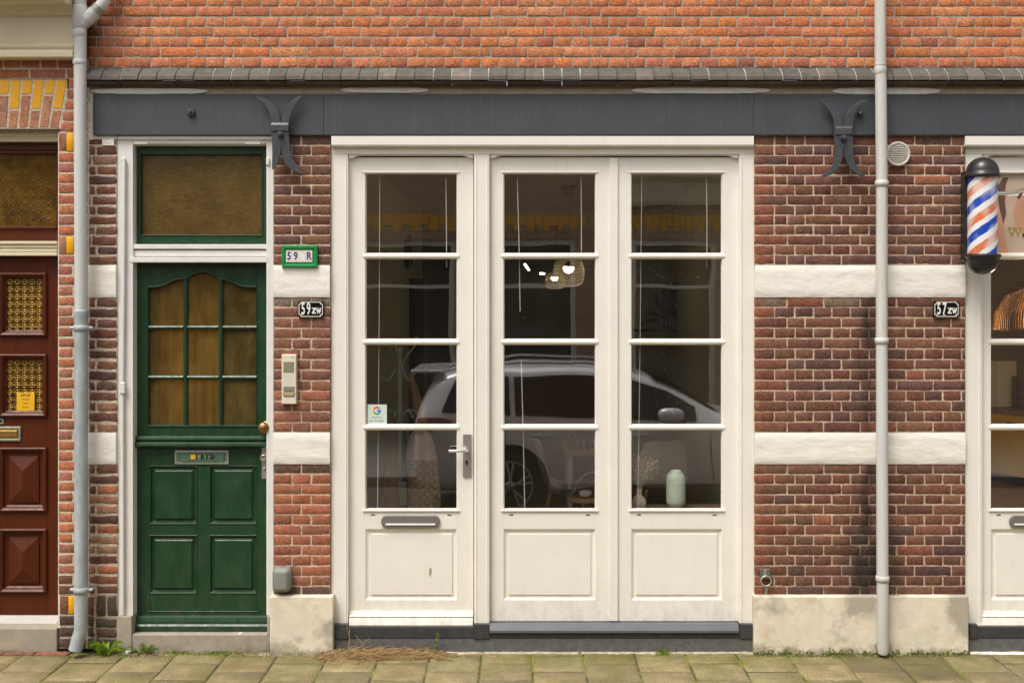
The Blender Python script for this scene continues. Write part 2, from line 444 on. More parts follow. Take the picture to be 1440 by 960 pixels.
UP = [(.50, .190, .086), (.48, .175, .080), (.46, .170, .082), (.53, .215, .100), (.50, .172, .068), (.42, .155, .084), (.51, .205, .104)]
def upcol(px, py, w):
    c = jit(R.choice(UP), .09)
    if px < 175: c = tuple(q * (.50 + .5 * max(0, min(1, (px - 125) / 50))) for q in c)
    if R.random() < .015: c = jit((.30, .11, .07))
    return c
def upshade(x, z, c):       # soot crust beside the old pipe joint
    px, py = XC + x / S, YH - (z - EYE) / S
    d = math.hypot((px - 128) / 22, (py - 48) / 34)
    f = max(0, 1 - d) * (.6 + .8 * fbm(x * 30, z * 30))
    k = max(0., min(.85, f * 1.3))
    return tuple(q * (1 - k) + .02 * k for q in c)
S1 = seq(196.7, 51.7); S2 = seq(172.9, 51.7); H1 = seq(161, 25.75)
mb = MB()
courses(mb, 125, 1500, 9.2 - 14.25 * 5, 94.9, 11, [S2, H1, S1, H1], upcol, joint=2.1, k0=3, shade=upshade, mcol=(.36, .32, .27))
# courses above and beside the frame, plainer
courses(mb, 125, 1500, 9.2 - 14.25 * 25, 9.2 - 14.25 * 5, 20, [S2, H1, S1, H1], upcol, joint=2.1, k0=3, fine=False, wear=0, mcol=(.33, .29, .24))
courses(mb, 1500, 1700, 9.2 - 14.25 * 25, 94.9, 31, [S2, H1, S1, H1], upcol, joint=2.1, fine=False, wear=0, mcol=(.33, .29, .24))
mb.box(X(-420), X(125), .29, .5, Z(105), Z(-347), 'mortar', (.3, .1, .05))
mb.build('upper_wall', house)

# sloping brick ledge with moulded course under it
mb = MB()
x = 124.
while x < 1690:
    w = 25.6
    pts = [(.01, Z(94.5)), (-.055, Z(101.5, -.055)), (-.085, Z(107.5, -.085)), (-.088, Z(112.5, -.088)), (-.02, Z(113.5, -.02)), (.01, Z(113.5))]
    c = jit((.098, .088, .074), .16, .012)
    if R.random() < .12: c = jit((.14, .122, .10), .2, .01)
    dz = R.uniform(-.0015, .0015)
    mb.prof(X(x + .9), X(x + w - .9), [(a + R.uniform(-.001, .001), b + dz) for a, b in pts], 'coping', c)
    jc = (.10, .09, .07) if R.random() < .6 else (.45, .42, .36)
    mb.prof(X(x - .9), X(x + .9), [(a * .93 + .002, b - .0015) for a, b in pts], 'mortar', jc)
    x += w
x = 124.
while x < 1690:
    w = 77 if x > 124 else 50
    pts = [(.01, Z(113.5)), (-.070, Z(113.7, -.07)), (-.070, Z(116, -.07)), (-.062, Z(118.5, -.062)), (-.046, Z(119.5, -.046)), (-.040, Z(122, -.04)), (.01, Z(122.5))]
    mb.prof(X(x + .6), X(x + w - .6), pts, 'coping', jit((.085, .065, .045), .25, .04), smooth=False)
    x += w
mb.build('brick_ledge', house, bevel=.002)

# cement strip and plaster patches
mb = MB()
mb.box(X(126), X(1690), -.008, .2, Z(133), Z(121), 'cement')
mb.build('cement_strip', house, bevel=.003)
for (a, b, t, u) in ((128, 292, 124, 132.5), (480, 602, 122.5, 131), (888, 1082, 122.5, 132), (1172, 1322, 123, 133)):
    mb = MB(); pts = []
    n = 44
    for k in range(n):
        ang = 2 * PI * k / n
        cx = math.copysign(abs(math.cos(ang)) ** .55, math.cos(ang)); sz = math.copysign(abs(math.sin(ang)) ** .8, math.sin(ang))
        px = (a + b) / 2 + cx * (b - a) / 2 + R.uniform(-1.5, 1.5); py = (t + u) / 2 - sz * (u - t) / 2 + R.uniform(-.5, .5)
        pts.append((X(px, -.015), Z(py, -.015)))
    mb.plate(pts, -.0175, -.007, 'plaster')
    mb.build('plaster_patch', house, bevel=.002)

# painted steel beam
mb = MB()
x0 = 131
for b in (455, 1060, 1240, 1700):
    mb.box(X(x0, -.022) + .0004, X(b, -.022) - .0004, -.022, .27, Z(190, -.022), Z(132.5, -.022), 'steel')
    x0 = b
beam = mb.build('steel_beam', house, bevel=.0025)
mb = MB()   # ragged plaster edge left and under the beam
for k in range(16):
    py = 128 + k * 4.3
    mb.box(X(126 + R.uniform(-1, 1)), X(131.5), -.004 - R.uniform(0, .004), .05, Z(py + 4.4), Z(py), 'plaster')
mb.box(X(131), X(165), -.004, .05, Z(196), Z(190.5), 'plaster')
mb.box(X(144), X(161), -.006, .05, Z(205), Z(193), 'plaster')
mb.build('plaster_edge', house, bevel=.002)
# rosette and bolt
mb = MB(); cx, cz = X(269, -.022), Z(159, -.022)
for k in range(7):
    a = 2 * PI * k / 7
    mb.lathe([(.001, -.026), (.009, -.023), (.011, -.012), (.011, .003)], (cx + .015 * math.cos(a), -.015, cz + .015 * math.sin(a)), 'iron', 10, 'y')
mb.lathe([(.001, -.040), (.008, -.037), (.011, -.026), (.012, .003)], (cx, -.015, cz), 'iron', 12, 'y')
mb.build('rosette_bolt', beam)
mb = MB(); cx, cz = X(1209, -.03), Z(160, -.03)
mb.lathe([(.001, -.044), (.012, -.040), (.017, -.028), (.017, .0)], (cx, -.015, cz), 'iron', 14, 'y')
mb.lathe([(.026, -.014), (.027, .003)], (cx, -.015, cz), 'iron', 18, 'y')
mb.build('round_bolt', beam)

# wall anchors
A1 = [(360.2,136),(366,141),(371.9,146.8),(376.2,153),(379.2,159.9),(381.2,172.6),(382.2,190),(382.8,213.4),(382.4,238.5),(386,235.5),(389.4,231),(392.3,225.5),(394,219),(395.2,206),
      (396.4,217),(398.4,225.5),(401.5,231),(405.5,235.6),(415.7,242),(428.8,245.8),(423.5,240.5),(418.6,234.2),(414.5,228.5),(411,222),(408.6,214.5),(407.4,206),(406.2,190),(406.2,174),(407.4,166.5),(409.9,159.4),(413,152.5),(417.2,146),(424.7,134.4),
      (416,138),(408.4,143.4),(404,148.5),(400.6,154),(397.4,161.5),(394.4,173),(393.4,165),(391.6,158.5),(388.5,152.8),(383.6,147.2),(377.5,142.2),(371.5,139)]
A2 = [(1152,142.5),(1159,148),(1164.6,154.6),(1168.8,160.5),(1171.9,167.5),(1173.3,184),(1174,204),(1174,221.7),(1172.2,229),(1168.4,236),(1162,242.5),(1154,248),(1161,248.3),(1168.8,245.8),(1174.5,240.8),(1179.2,235),(1183,228),(1185,221),(1186.5,206),
      (1187.8,219),(1190.2,227),(1193.4,233.8),(1197.9,239.4),(1204.5,244.5),(1211,247.4),(1217.9,248),(1211,242),(1206,236),(1202.5,229.5),(1200.2,221.7),(1199.6,204),(1199,184),(1200.2,167.5),(1202.4,160),(1206,153.2),(1212,147),(1220.8,142),
      (1213,141.4),(1206,144.6),(1199,149),(1193.8,155),(1190.4,161),(1188,167.5),(1186,179.5),(1184.2,169),(1181.4,161.5),(1177.5,154.5),(1173.4,149.2),(1168.6,146)]
for pts, cpx, by in ((A1, 394, 189), (A2, 1186.5, 194)):
    mb = MB()
    out = [(X(a, -.07), Z(b, -.07)) for a, b in pts]
    mb.plate(out, -.070, -.056, 'iron')
    # strap riding over the beam edge
    mb.box(X(cpx - 10.5, -.07), X(cpx + 10.5, -.07), -.057, -.020, Z(by - 2, -.07), Z(by - 15, -.07), 'iron')
    pr = [(-.071, Z(by - 16.5, -.07)), (-.078, Z(by - 13, -.07)), (-.078, Z(by - 5, -.07)), (-.071, Z(by - 3, -.07)), (-.060, Z(by - 3, -.07)), (-.060, Z(by - 16.5, -.07))]
    mb.prof(X(cpx - 12, -.07), X(cpx + 11.5, -.07), pr, 'iron')
    an = mb.build('wall_anchor', house, bevel=.002)
    mb = MB(); c = (X(cpx, -.08), -.078, Z(by, -.08))
    mb.lathe([(.001, -.028), (.013, -.026), (.015, -.020), (.015, .014)], c, 'iron', 6, 'y', smooth=False)
    mb.lathe([(.020, -.003), (.022, .014)], c, 'iron', 16, 'y')
    mb.build('anchor_bolt', an)

# ---- lower brick piers with painted bands
DK = [(.165, .076, .050), (.175, .080, .052), (.142, .070, .052), (.185, .088, .056), (.150, .064, .045), (.120, .066, .056)]
OR = [(.33, .120, .066), (.29, .110, .064), (.36, .135, .078), (.25, .100, .060)]
MC = (.56, .42, .31)
def soot(x, z, c):          # black crust left of and behind the right rainpipe
    px, py = XC + x / S, YH - (z - EYE) / S
    if px < 1050: return c
    a = max(0, 1 - abs(px - 1222) / (26 + 30 * max(0, (py - 600) / 240)))
    b = .25 if py < 400 else (.7 if py < 620 else 1.0)
    k = a * b * (.70 + 1.3 * fbm(x * 16, z * 5, 2))
    low = max(0, (py - 740) / 100) * .45
    k = max(0, min(.85, k + low * .6))
    return tuple(q * (1 - k) + .018 * k for q in c)
def rcol(px, py, w):
    c = jit(R.choice(DK), .16)
    if px < 1085 and R.random() < .55: c = jit((.20, .075, .046), .2)
    if 418 < py < 434 and px < 1225: c = jit((.20, .13, .095), .2)
    if R.random() < .02: c = jit((.26, .10, .06))
    if 655 < py < 668: c = jit((.16, .085, .06), .3)
    if px > 1250: c = tuple(q * 1.05 for q in c)
    return c
def rsh(x, z, c):
    c = soot(x, z, c); px, py = XC + x / S, YH - (z - EYE) / S
    e = max(0, 1 - (px - 1061) / 22) * (.35 + .9 * max(0, fbm(x * 14, z * 14, 9)))
    e = max(0, min(.7, e))
    return tuple(q * (1 - e) + t * e for q, t in zip(c, (.30, .105, .055)))
def msh(px, py, c):
    return tuple(soot(X(px), Z(py), c))
r1 = [1107 + 51.3 * k for k in range(-1, 6)]; r2 = [1107, 1132] + [1183.3 + 51.5 * k for k in range(4)]
rh = [1089] + [1118 + 26 * k for k in range(0, 10)]
mb = MB()
courses(mb, 1061.5, 1357, 190.5, 372.5, 13, [rh[:1] + r2, rh, r1, rh], rcol, shade=rsh, mcol=MC, mshade=msh, wear=.0019)
courses(mb, 1061.5, 1357, 417, 607.5, 13, [r1, rh, r2, rh], rcol, shade=rsh, mcol=MC, mshade=msh, wear=.0019)
courses(mb, 1061.5, 1357, 652, 838, 13, [r1, rh, r2, rh], rcol, shade=rsh, mcol=MC, mshade=msh, wear=.0019)
mb.build('brick_pier', house)

def pcol(px, py, w):
    c = jit(R.choice(DK), .15)
    if py > 668 and py < 795: c = jit(R.choice(OR), .12)
    elif py > 795 and R.random() < .5: c = jit(R.choice(OR), .15)
    elif py > 540 and R.random() < .6: c = jit((.28, .12, .075), .12)
    elif py > 430: c = jit((.22, .10, .068), .12)
    if 418 < py < 432: c = jit((.21, .15, .11), .15)
    if 653 < py < 668: c = jit((.13, .075, .055), .2)
    if py > 822 or (425 > px > 400 and 190 < py < 204): c = jit((.11, .07, .055), .2)
    return c
ph = [410.5, 437.5]; p1 = [423.5]
mb = MB()
for (t, b, k) in ((190.5, 372.5, 0), (417, 608, 1), (651.5, 838, 0)):
    courses(mb, 385.5, 464, t, b, 13, [p1, ph], pcol, k0=k, mcol=MC, wear=.0019)
mb.build('brick_pier', house)

def lcol(px, py, w):
    c = jit(R.choice(DK), .18)
    if py > 680 and R.random() < .4: c = jit(R.choice(OR), .12)
    if py < 330 and R.random() < .5: c = jit((.20, .095, .065), .15)
    if R.random() < .1: c = jit((.3, .16, .11))
    if py > 830: c = jit((.09, .06, .045), .2)
    return c
mb = MB()
LP = [[], [134.5], [128.5], [135.5]]
courses(mb, 124.5, 163.5, 190.5, 373.5, 13, LP, lcol, mcol=(.58, .49, .39), wear=.003, rnd=.006, joint=2.6)
courses(mb, 125.5, 164, 418, 608.5, 13, LP, lcol, k0=1, mcol=(.58, .49, .39), wear=.003, rnd=.006, joint=2.6)
courses(mb, 126, 165, 653, 836, 13, LP, lcol, k0=1, mcol=(.52, .44, .35), wear=.003, rnd=.006, joint=2.6)
courses(mb, 126, 165, 836, 868, 1, [[134, 149.5]], lcol, mcol=(.40, .34, .26), wear=.003, rnd=.006, joint=2.6)
courses(mb, 126, 164, 868, 912, 3, [[134]], lcol, mcol=(.28, .24, .17), wear=.003, rnd=.006, joint=2.6)
mb.build('brick_pier', house)

for (a, b) in ((124.5, 163.5), (385, 464), (1061.5, 1357)):
    for (t, u) in ((373.2, 417.8), (608.3, 652)):
        mb = MB()
        nx = max(4, int((b - a) / 8)); nz = 8
        P = []
        for i in range(nx + 1):
            for j in range(nz + 1):
                px = a + (b - a) * i / nx; py = t + (u - t) * j / nz
                edge = (j in (0, nz)); Y = -.010 + fbm(px * .06, py * .1, 7) * .0035 + (.006 if edge else 0)
                P.append((X(px), Y, Z(py) + (fbm(px * .12, j, 1) * .0035 if edge else 0)))
        mb.add(P, [(i * (nz + 1) + j, (i + 1) * (nz + 1) + j, (i + 1) * (nz + 1) + j + 1, i * (nz + 1) + j + 1) for i in range(nx) for j in range(nz)], 'band', None, True)
        mb.box(X(a + .2), X(b - .2), -.003, .27, Z(u + .3), Z(t - .3), 'band')
        mb.build('painted_band', house)

# plinth blocks
for (a, b, t) in ((379, 468.5, 838), (1060.5, 1362.5, 838)):
    mb = MB(); Y = -.045; n = 30; P = []
    xs = [X(a, Y) + (X(b, Y) - X(a, Y)) * k / n for k in range(n + 1)]
    zt, zb = Z(t, Y), -.02
    mb.box(xs[0], xs[-1], Y, .28, zb, zt, 'plinth')
    o = mb.build('plinth', house, bevel=.008, seg=3)
mb = MB()
mb.prof(X(176, 0), X(375.8, 0), [(.12, -.02), (-.012, -.02), (-.012, Z(892, 0)), (-.006, Z(890, 0)), (.12, Z(884, .12))], 'step')
mb.build('doorstep', house, bevel=.006, seg=2)
mb = MB()
mb.box(X(165.5), X(186.5, .0), -.02, .12, -.01, Z(865), 'step'); mb.build('jamb_foot', house, bevel=.004); mb = MB(); mb.box(X(376.5), X(380), -.02, .12, -.01, Z(865), 'step')
mb.build('jamb_foot', house, bevel=.004)
mb = MB()
mb.box(X(469), X(1061), .0, .2, -.02, Z(897, .0), 'bluestone')
mb.build('stone_base', house, bevel=.003)
mb = MB()
mb.box(X(469, -.004), X(1060, -.004), -.004, .2, Z(896.5, -.004), Z(881, -.004), 'darkstone')
mb.box(X(466), X(489), -.010, .1, Z(897), Z(877), 'darkstone'); mb.box(X(666), X(688.5), -.010, .1, Z(897), Z(877), 'darkstone'); mb.box(X(1040), X(1061), -.010, .1, Z(897), Z(877), 'darkstone')
mb.build('door_sill', house, bevel=.002)
mb = MB()
mb.box(X(1362.5), X(1620), .0, .2, -.02, Z(897, .0), 'bluestone'); mb.build('stone_base', house, bevel=.003)
mb = MB(); mb.box(X(1363, -.004), X(1600, -.004), -.004, .2, Z(896.5, -.004), Z(881, -.004), 'darkstone')
mb.box(X(1363), X(1374), -.01, .1, Z(897), Z(877), 'darkstone')
mb.build('door_sill', house, bevel=.002)
mb = MB()
mb.prof(X(688.5, -.02), X(1039, -.02), [(.08, Z(873, .08)), (.0, Z(876, .0)), (-.022, Z(886, -.022)), (-.022, Z(889.5, -.022)), (.08, Z(889.5, .08))], 'greysill')
mb.build('weather_sill', house, bevel=.0015)

# ---------------------------------------------------------------- white shop fronts
def arc_head(mb, a, b, Y0, Y1, yt, yb):
    """white apron with swept-up ends under the head of a frame"""
    pts = [(a, yt), (b, yt), (b, yb + 4), (b - 6, yb + 3.6), (b - 11, yb + 1), (b - 16, yb)]
    pts += [(a + 16, yb), (a + 11, yb + 1), (a + 6, yb + 3.6), (a, yb + 4)]
    mb.plate([(X(p, Y0), Z(q, Y0)) for p, q in pts], Y0, Y1, 'white')

def front_frame(x0, x1, mull, label=None):
    mb = MB()
    Y = .022
    mb.pbox(x0, x0 + 24, 216.8, 878, Y, .14, 'white')
    mb.pbox(x1 - 21, x1, 216.8, 878, Y, .14, 'white')
    for m0, m1 in mull: mb.pbox(m0, m1, 217, 878, Y, .14, 'white')
    mb.pbox(x0, x1, 190.8, 216.8, Y, .14, 'white')
    # crown fascia with drip
    mb.prof(X(x0 + .3, -.02), X(x1 - .3, -.02), [(.03, Z(191.2, .0)), (-.018, Z(191.2, -.018)), (-.018, Z(203.6, -.018)), (-.012, Z(206.2, -.012)), (.03, Z(206.2, .0))], 'white')
    edges = [x0 + 24] + [q for m in mull for q in m] + [x1 - 21]
    for a, b in zip(edges[::2], edges[1::2]):
        arc_head(mb, a + 1, b - 1, Y + .010, .10, 215.5, 216.9 + 1.6)
        # quirk bead either side of the opening
        for q, sgn in ((a, -1), (b, 1)):
            mb.pbox(q + (sgn > 0) * 2.2 - (sgn < 0) * 4.2, q + (sgn > 0) * 4.2 - (sgn < 0) * 2.2, 222, 876, Y - .004, Y + .01, 'white')
    return mb.build('door_frame', house, bevel=.003)
front_frame(465.5, 1060.5, [(666.5, 688.5)])
front_frame(1357.3, 1572, [])

def glazed_door(xl, xr, gl, gr, door_w=True, dirt=False, weather=True, screws=True):
    """leaf xl..xr, glass gl..gr in photograph pixels (front plane Y .058)"""
    Y = .058; G = .082; T = .105
    yt = 221.5; yb = 876 if weather else 873
    mb = MB()
    mb.pbox(xl + .7, gl, yt, yb, Y, T, 'white'); mb.pbox(gr, xr - .7, yt, yb, Y, T, 'white')
    mb.pbox(gl, gr, yt, 243.5, Y, T, 'white')
    mb.pbox(gl, gr, 716.5, 743.5, Y, T, 'white'); mb.pbox(gl, gr, 843.5, yb, Y, T, 'white')
    rows = [(243.5, 356.8), (363.2, 477.6), (484, 597.8), (604.2, 716.5)]
    for (a, b) in ((356.8, 363.2), (477.6, 484), (597.8, 604.2)):
        mb.box(X(gl - 2, Y), X(gr + 2, Y), Y + .002, T, Z(b - 1, Y), Z(a + 1, Y), 'white')
        mb.prof(X(gl - 3, Y), X(gr + 3, Y), [(Y + .012, Z(a - .6, Y)), (Y - .004, Z(a + .7, Y)), (Y - .007, Z((a + b) / 2, Y)), (Y - .004, Z(b - .7, Y)), (Y + .012, Z(b + .8, Y))], 'white', smooth=False)
    for (a, b) in rows:       # glazing bead
        x0, x1 = X(gl, Y), X(gr, Y); z0, z1 = Z(b, Y), Z(a, Y)
        mb.steps(x0, x1, z0, z1, [(-.001, Y + .004), (.005, Y + .014), (.006, G + .004)], 'white', fill=False)
    # bead proud around the whole light
    mb.prof(X(gl - 3.2, Y), X(gr + 3.2, Y), [(Y + .01, Z(716, Y)), (Y - .010, Z(716.2, Y)), (Y - .010, Z(718.4, Y)), (Y + .01, Z(720.5, Y))], 'white')
    mb.prof(X(gl - 3.2, Y), X(gr + 3.2, Y), [(Y + .01, Z(240.6, Y)), (Y - .006, Z(241.4, Y)), (Y - .006, Z(243.2, Y)), (Y + .01, Z(243.8, Y))], 'white')
    # fielded panel
    x0, x1 = X(gl, Y), X(gr, Y); z0, z1 = Z(843.5, Y), Z(743.5, Y)
    mb.steps(x0, x1, z0, z1, [(0, Y), (.004, Y + .001), (.011, Y + .012), (.030, Y + .014), (.0325, Y + .006)], 'white')
    if screws:
        for px in (gl + 11, gr - 11):
            mb.pbox(px - 3, px + 3, 722.6, 724.8, Y - .0012, Y + .002, 'greysill')
    d = mb.build('glazed_door', house, bevel=.0022)
    for (a, b) in rows:
        mb = MB(); g = 'glassdirty' if dirt else 'glass'
        mb.add([(X(gl, G) - .004, G, Z(b, G) - .004), (X(gr, G) + .004, G, Z(b, G) - .004), (X(gr, G) + .004, G, Z(a, G) + .004), (X(gl, G) - .004, G, Z(a, G) + .004)], [(0, 1, 2, 3)], g)
        mb.build('pane', d)
    if weather:
        mb = MB()
        mb.prof(X(xl + 1.5, .02), X(xr - 1.5, .02), [(.06, Z(858.5, .05)), (.052, Z(859.5, .05)), (.047, Z(863.5, .04)), (.030, Z(865, .03)), (.026, Z(867, .02)), (.032, Z(868.5, .02)), (.027, Z(871, .02)), (.022, Z(875, .02)), (.018, Z(879, .01)), (.020, Z(880.6, .01)), (.06, Z(880.6, .03))], 'white')
        mb.build('weather_board', d, bevel=.002)
        mb = MB(); mb.pbox(xl + 1, xr - 1, 880.8, 884.5, .03, .1, 'dark'); mb.build('door_gap', d)
    return d
d1 = glazed_door(489.3, 666.3, 513.5, 643, dirt=False)
d2 = glazed_door(688.7, 863.5, 708, 838, weather=False)
d3 = glazed_door(863.7, 1039.6, 887.5, 1016, weather=False, dirt=True)
d4 = glazed_door(1371.5, 1550, 1393.5, 1524)
mb = MB()       # meeting bead between the pair
mb.pbox(857, 869, 222, 873, .044, .058, 'white'); mb.build('meeting_bead', d2, bevel=.003)

def cord(d, px0, py0, px1, py1, Y=.115, r=.0022):
    mb = MB(); mb.tube([(X(px0, Y), Y, Z(py0, Y)), (X((px0 + px1) / 2 + .4, Y), Y, Z((py0 + py1) / 2, Y)), (X(px1, Y), Y, Z(py1, Y))], r, 'enwhite', 6)
    mb.build('blind_cord', d)
cord(d1, 534.3, 246, 531, 716); cord(d1, 627, 250, 628, 376, r=.003)
cord(d2, 727.5, 250, 731.5, 438, r=.003); cord(d2, 733, 507, 738, 716, r=.003); cord(d2, 817, 250, 817.5, 374, r=.003)
cord(d3, 902.5, 246, 897, 716); cord(d3, 993.5, 250, 994, 376, r=.003)

# letter slots
def slot(d, xc, w):
    mb = MB(); Y = .058
    a, b, t, u = X(xc - w / 2, Y), X(xc + w / 2, Y), Z(724, Y), Z(741.5, Y)
    h = (t - u) / 2; cz = (t + u) / 2; pts = []
    for k in range(9): pts.append((b - h * .8 + h * .8 * math.cos(PI / 2 - PI * k / 8), cz + h * math.sin(PI / 2 - PI * k / 8)))
    for k in range(9): pts.append((a + h * .8 - h * .8 * math.cos(-PI / 2 + PI * k / 8), cz + h * math.sin(-PI / 2 + PI * k / 8)))
    mb.plate(pts, Y - .013, Y + .001, 'slotgrey')
    mb.box(a + .028, b - .028, Y - .019, Y - .012, cz - .021, cz - .010, 'enwhite')
    mb.build('letter_slot', d, bevel=.003, seg=3)
slot(d1, 577.5, 83); slot(d4, 1460, 83)

# lever handle
mb = MB(); Y = .058
mb.pbox(651, 662.5, 610, 670, Y - .012, Y + .001, 'steelbrush')
mb.lathe([(.010, -.006), (.010, 0)], (X(656.5, Y), Y - .012, Z(649, Y)), 'chrome', 14, 'y')
mb.pbox(655.3, 657.7, 647, 653, Y - .0195, Y - .012, 'dark')
h = mb.build('lock_plate', d1, bevel=.002)
mb = MB()
mb.lathe([(.0105, -.012), (.0105, .02)], (X(656.5, Y), Y - .03, Z(632, Y)), 'chrome', 14, 'y')
mb.tube([(X(657, Y), Y - .035, Z(632, Y)), (X(657, Y), Y - .052, Z(632, Y)), (X(654, Y), Y - .060, Z(632, Y)), (X(640, Y), Y - .060, Z(632, Y)), (X(632, Y), Y - .060, Z(632, Y))], .0095, 'chrome', 12)
mb.build('door_handle', d1)

# chipped paint mark low on the first door
mb = MB(); Y = .058
pts = [(605, 797), (607, 800), (606.5, 806), (604, 811), (603, 806), (603.5, 800)]
mb.plate([(X(a, Y), Z(b, Y)) for a, b in pts], Y + .004, Y + .0065, 'cement')
mb.build('paint_chip', d1)

# ---------------------------------------------------------------- green front door with fanlight
mb = MB(); Y = .012
mb.pbox(164, 187, 190.8, 865, Y, .16, 'oldwhite'); mb.pbox(374.5, 384.8, 190.8, 865, Y, .16, 'oldwhite')
mb.pbox(187, 374.5, 190.8, 202, Y, .16, 'oldwhite')
mb.prof(X(166), X(383), [(Y, Z(190.8)), (-.004, Z(191)), (-.004, Z(196)), (Y, Z(197))], 'oldwhite')
mb.steps(X(178, Y), X(378.5, Y), Z(900, Y), Z(202, Y), [(-.002, Y - .001), (.004, Y + .004), (.010, Y + .05)], 'oldwhite', fill=False)
for (a, b, y0) in ((343.5, 350, .02), (352, 360.5, .03), (361.5, 369, .009)):
    mb.pbox(181, 376.5, a, b, y0, .16, 'oldwhite')
mb.pbox(181, 376.5, 343.5, 369, .05, .16, 'oldwhite')
mb.tube([(X(175, 0), -.004, Z(225)), (X(174, 0), -.004, Z(400)), (X(172.5, 0), -.004, Z(545)), (X(173, 0), -.004, Z(860))], .011, 'oldwhite', 10)
mb.pbox(168, 175, 538, 553, -.022, .012, 'oldwhite'); 
for (a, b) in ((171, 224), (171, 234)): mb.pbox(a - 1, a + 4, b - 2, b + 2, -.012, .012, 'oldwhite')
mb.pbox(374, 378.5, 222, 232, .0, .02, 'oldwhite'); mb.pbox(188, 208, 199.5, 203, .004, .02, 'oldwhite'); mb.pbox(345, 366, 199.5, 203, .004, .02, 'oldwhite')
mb.build('door_frame', house, bevel=.003)

mb = MB(); Y = .075
mb.pbox(187.2, 374.5, 206, 343.5, Y + .03, .14, 'dark')
mb2 = MB()
x0, x1, z0, z1 = X(187.2, Y), X(375, Y), Z(343.3, Y), Z(203, Y)
# sash: frame bars
gx0, gx1, gz0, gz1 = X(198.5, Y), X(368, Y), Z(330, Y), Z(217.5, Y)
for bx in ((x0, gx0, z0, z1), (gx1, x1, z0, z1), (gx0, gx1, z0, gz0), (gx0, gx1, gz1, z1)):
    mb2.box(bx[0], bx[1], Y, Y + .04, bx[2], bx[3], 'green')
mb2.steps(gx0, gx1, gz0, gz1, [(-.007, Y - .001), (-.005, Y - .006), (-.001, Y - .006), (.001, Y + .022)], 'green', fill=False)
fan = mb2.build('transom_window', house, bevel=.003)
mb = MB(); mb.box(gx0 - .003, gx1 + .003, Y + .018, Y + .022, gz0 - .003, gz1 + .003, 'amber2'); mb.build('pane', fan)

Y = .085
gd = MB()
L, Rr, T, B = 187.2, 376.5, 369.3, 886
def archy(px):      # arched head of the light, photograph rows
    K = [(209, 404), (217, 404), (225, 403), (232, 400.5), (238.6, 397.5), (245, 394), (249.5, 392.8), (257.5, 392.3), (261, 392.3), (265.5, 389.5), (271, 385.8), (278, 383.4), (285, 382.7), (292, 383.4), (298, 385.8), (303.5, 389.5), (308, 392.3), (313, 392.6), (320, 393.8), (326, 396.5), (333, 400), (341, 403), (350, 404), (361, 404)]
    for (a, b), (c, d) in zip(K[:-1], K[1:]):
        if a <= px <= c: return b + (d - b) * (px - a) / (c - a)
    return 404
gl, gr, gt, gb = 209, 360.5, 404, 598
def P2(a, b, Yq=Y): return (X(a, Yq), Z(b, Yq))
gd.pbox(L + .5, gl, T + .5, 612, Y, Y + .045, 'green'); gd.pbox(gr, Rr, T + .5, 612, Y, Y + .045, 'green')
gd.pbox(gl, gr, gb, 612, Y, Y + .045, 'green')
n = 60; xs = [gl + (gr - gl) * k / n for k in range(n + 1)]
for a, b in zip(xs[:-1], xs[1:]):     # top rail with arched underside, bead along the arch
    ya, yb_ = archy(a), archy(b)
    vs = [(*q,) for q in ()]
    f = [P2(a, T + .5), P2(b, T + .5), P2(b, yb_), P2(a, ya)]
    gd.add([(f[0][0], Y, f[0][1]), (f[1][0], Y, f[1][1]), (f[2][0], Y, f[2][1]), (f[3][0], Y, f[3][1]), (f[2][0], Y + .04, f[2][1]), (f[3][0], Y + .04, f[3][1])], [(0, 1, 2, 3), (3, 2, 4, 5)], 'green')
    gd.add([(X(a, Y), Y - .0005, Z(ya - 2.2, Y)), (X(b, Y), Y - .0005, Z(yb_ - 2.2, Y)), (X(b, Y), Y - .007, Z(yb_ - 1.2, Y)), (X(a, Y), Y - .007, Z(ya - 1.2, Y)),
            (X(b, Y), Y - .007, Z(yb_ + .3, Y)), (X(a, Y), Y - .007, Z(ya + .3, Y)), (X(b, Y), Y + .02, Z(yb_ + 1.0, Y)), (X(a, Y), Y + .02, Z(ya + 1.0, Y))],
           [(0, 1, 2, 3), (3, 2, 4, 5), (5, 4, 6, 7)], 'green')
for px0, px1 in ((257, 264), (306.5, 313.5)):
    a, b = X(px0, Y), X(px1, Y); m_ = (a + b) / 2
    vs = []; 
    for z in (Z(gb, Y), Z(391, Y)):
        vs += [(a, Y + .02, z), (a + .004, Y + .002, z), (m_, Y - .006, z), (b - .004, Y + .002, z), (b, Y + .02, z)]
    gd.add(vs, [(i, i + 1, i + 6, i + 5) for i in range(4)], 'green')
for py in (460.3, 530.5):
    for a, b in ((gl, 257.5), (263.5, 307), (313, gr)):
        gd.prof(X(a, Y), X(b, Y), [(Y + .02, Z(py - 3.4, Y)), (Y + .002, Z(py - 2.4, Y)), (Y - .006, Z(py, Y)), (Y + .002, Z(py + 2.4, Y)), (Y + .02, Z(py + 3.4, Y))], 'green')
# bead left, right, bottom
for q, sg in ((gl, 1), (gr, -1)):
    a = X(q, Y); zt, zb = Z(404, Y), Z(gb, Y)
    gd.add([(a - sg * .006, Y - .0005, zb), (a - sg * .006, Y - .0005, zt), (a - sg * .003, Y - .007, zb), (a - sg * .003, Y - .007, zt), (a + sg * .004, Y + .02, zb), (a + sg * .004, Y + .02, zt)],
           [(0, 1, 3, 2), (2, 3, 5, 4)], 'green')
gd.prof(X(gl - 1.5, Y), X(gr + 1.5, Y), [(Y + .02, Z(gb - 1.4, Y)), (Y - .007, Z(gb - .2, Y)), (Y - .007, Z(gb + 1.2, Y)), (Y + .002, Z(gb + 2.6, Y))], 'green')
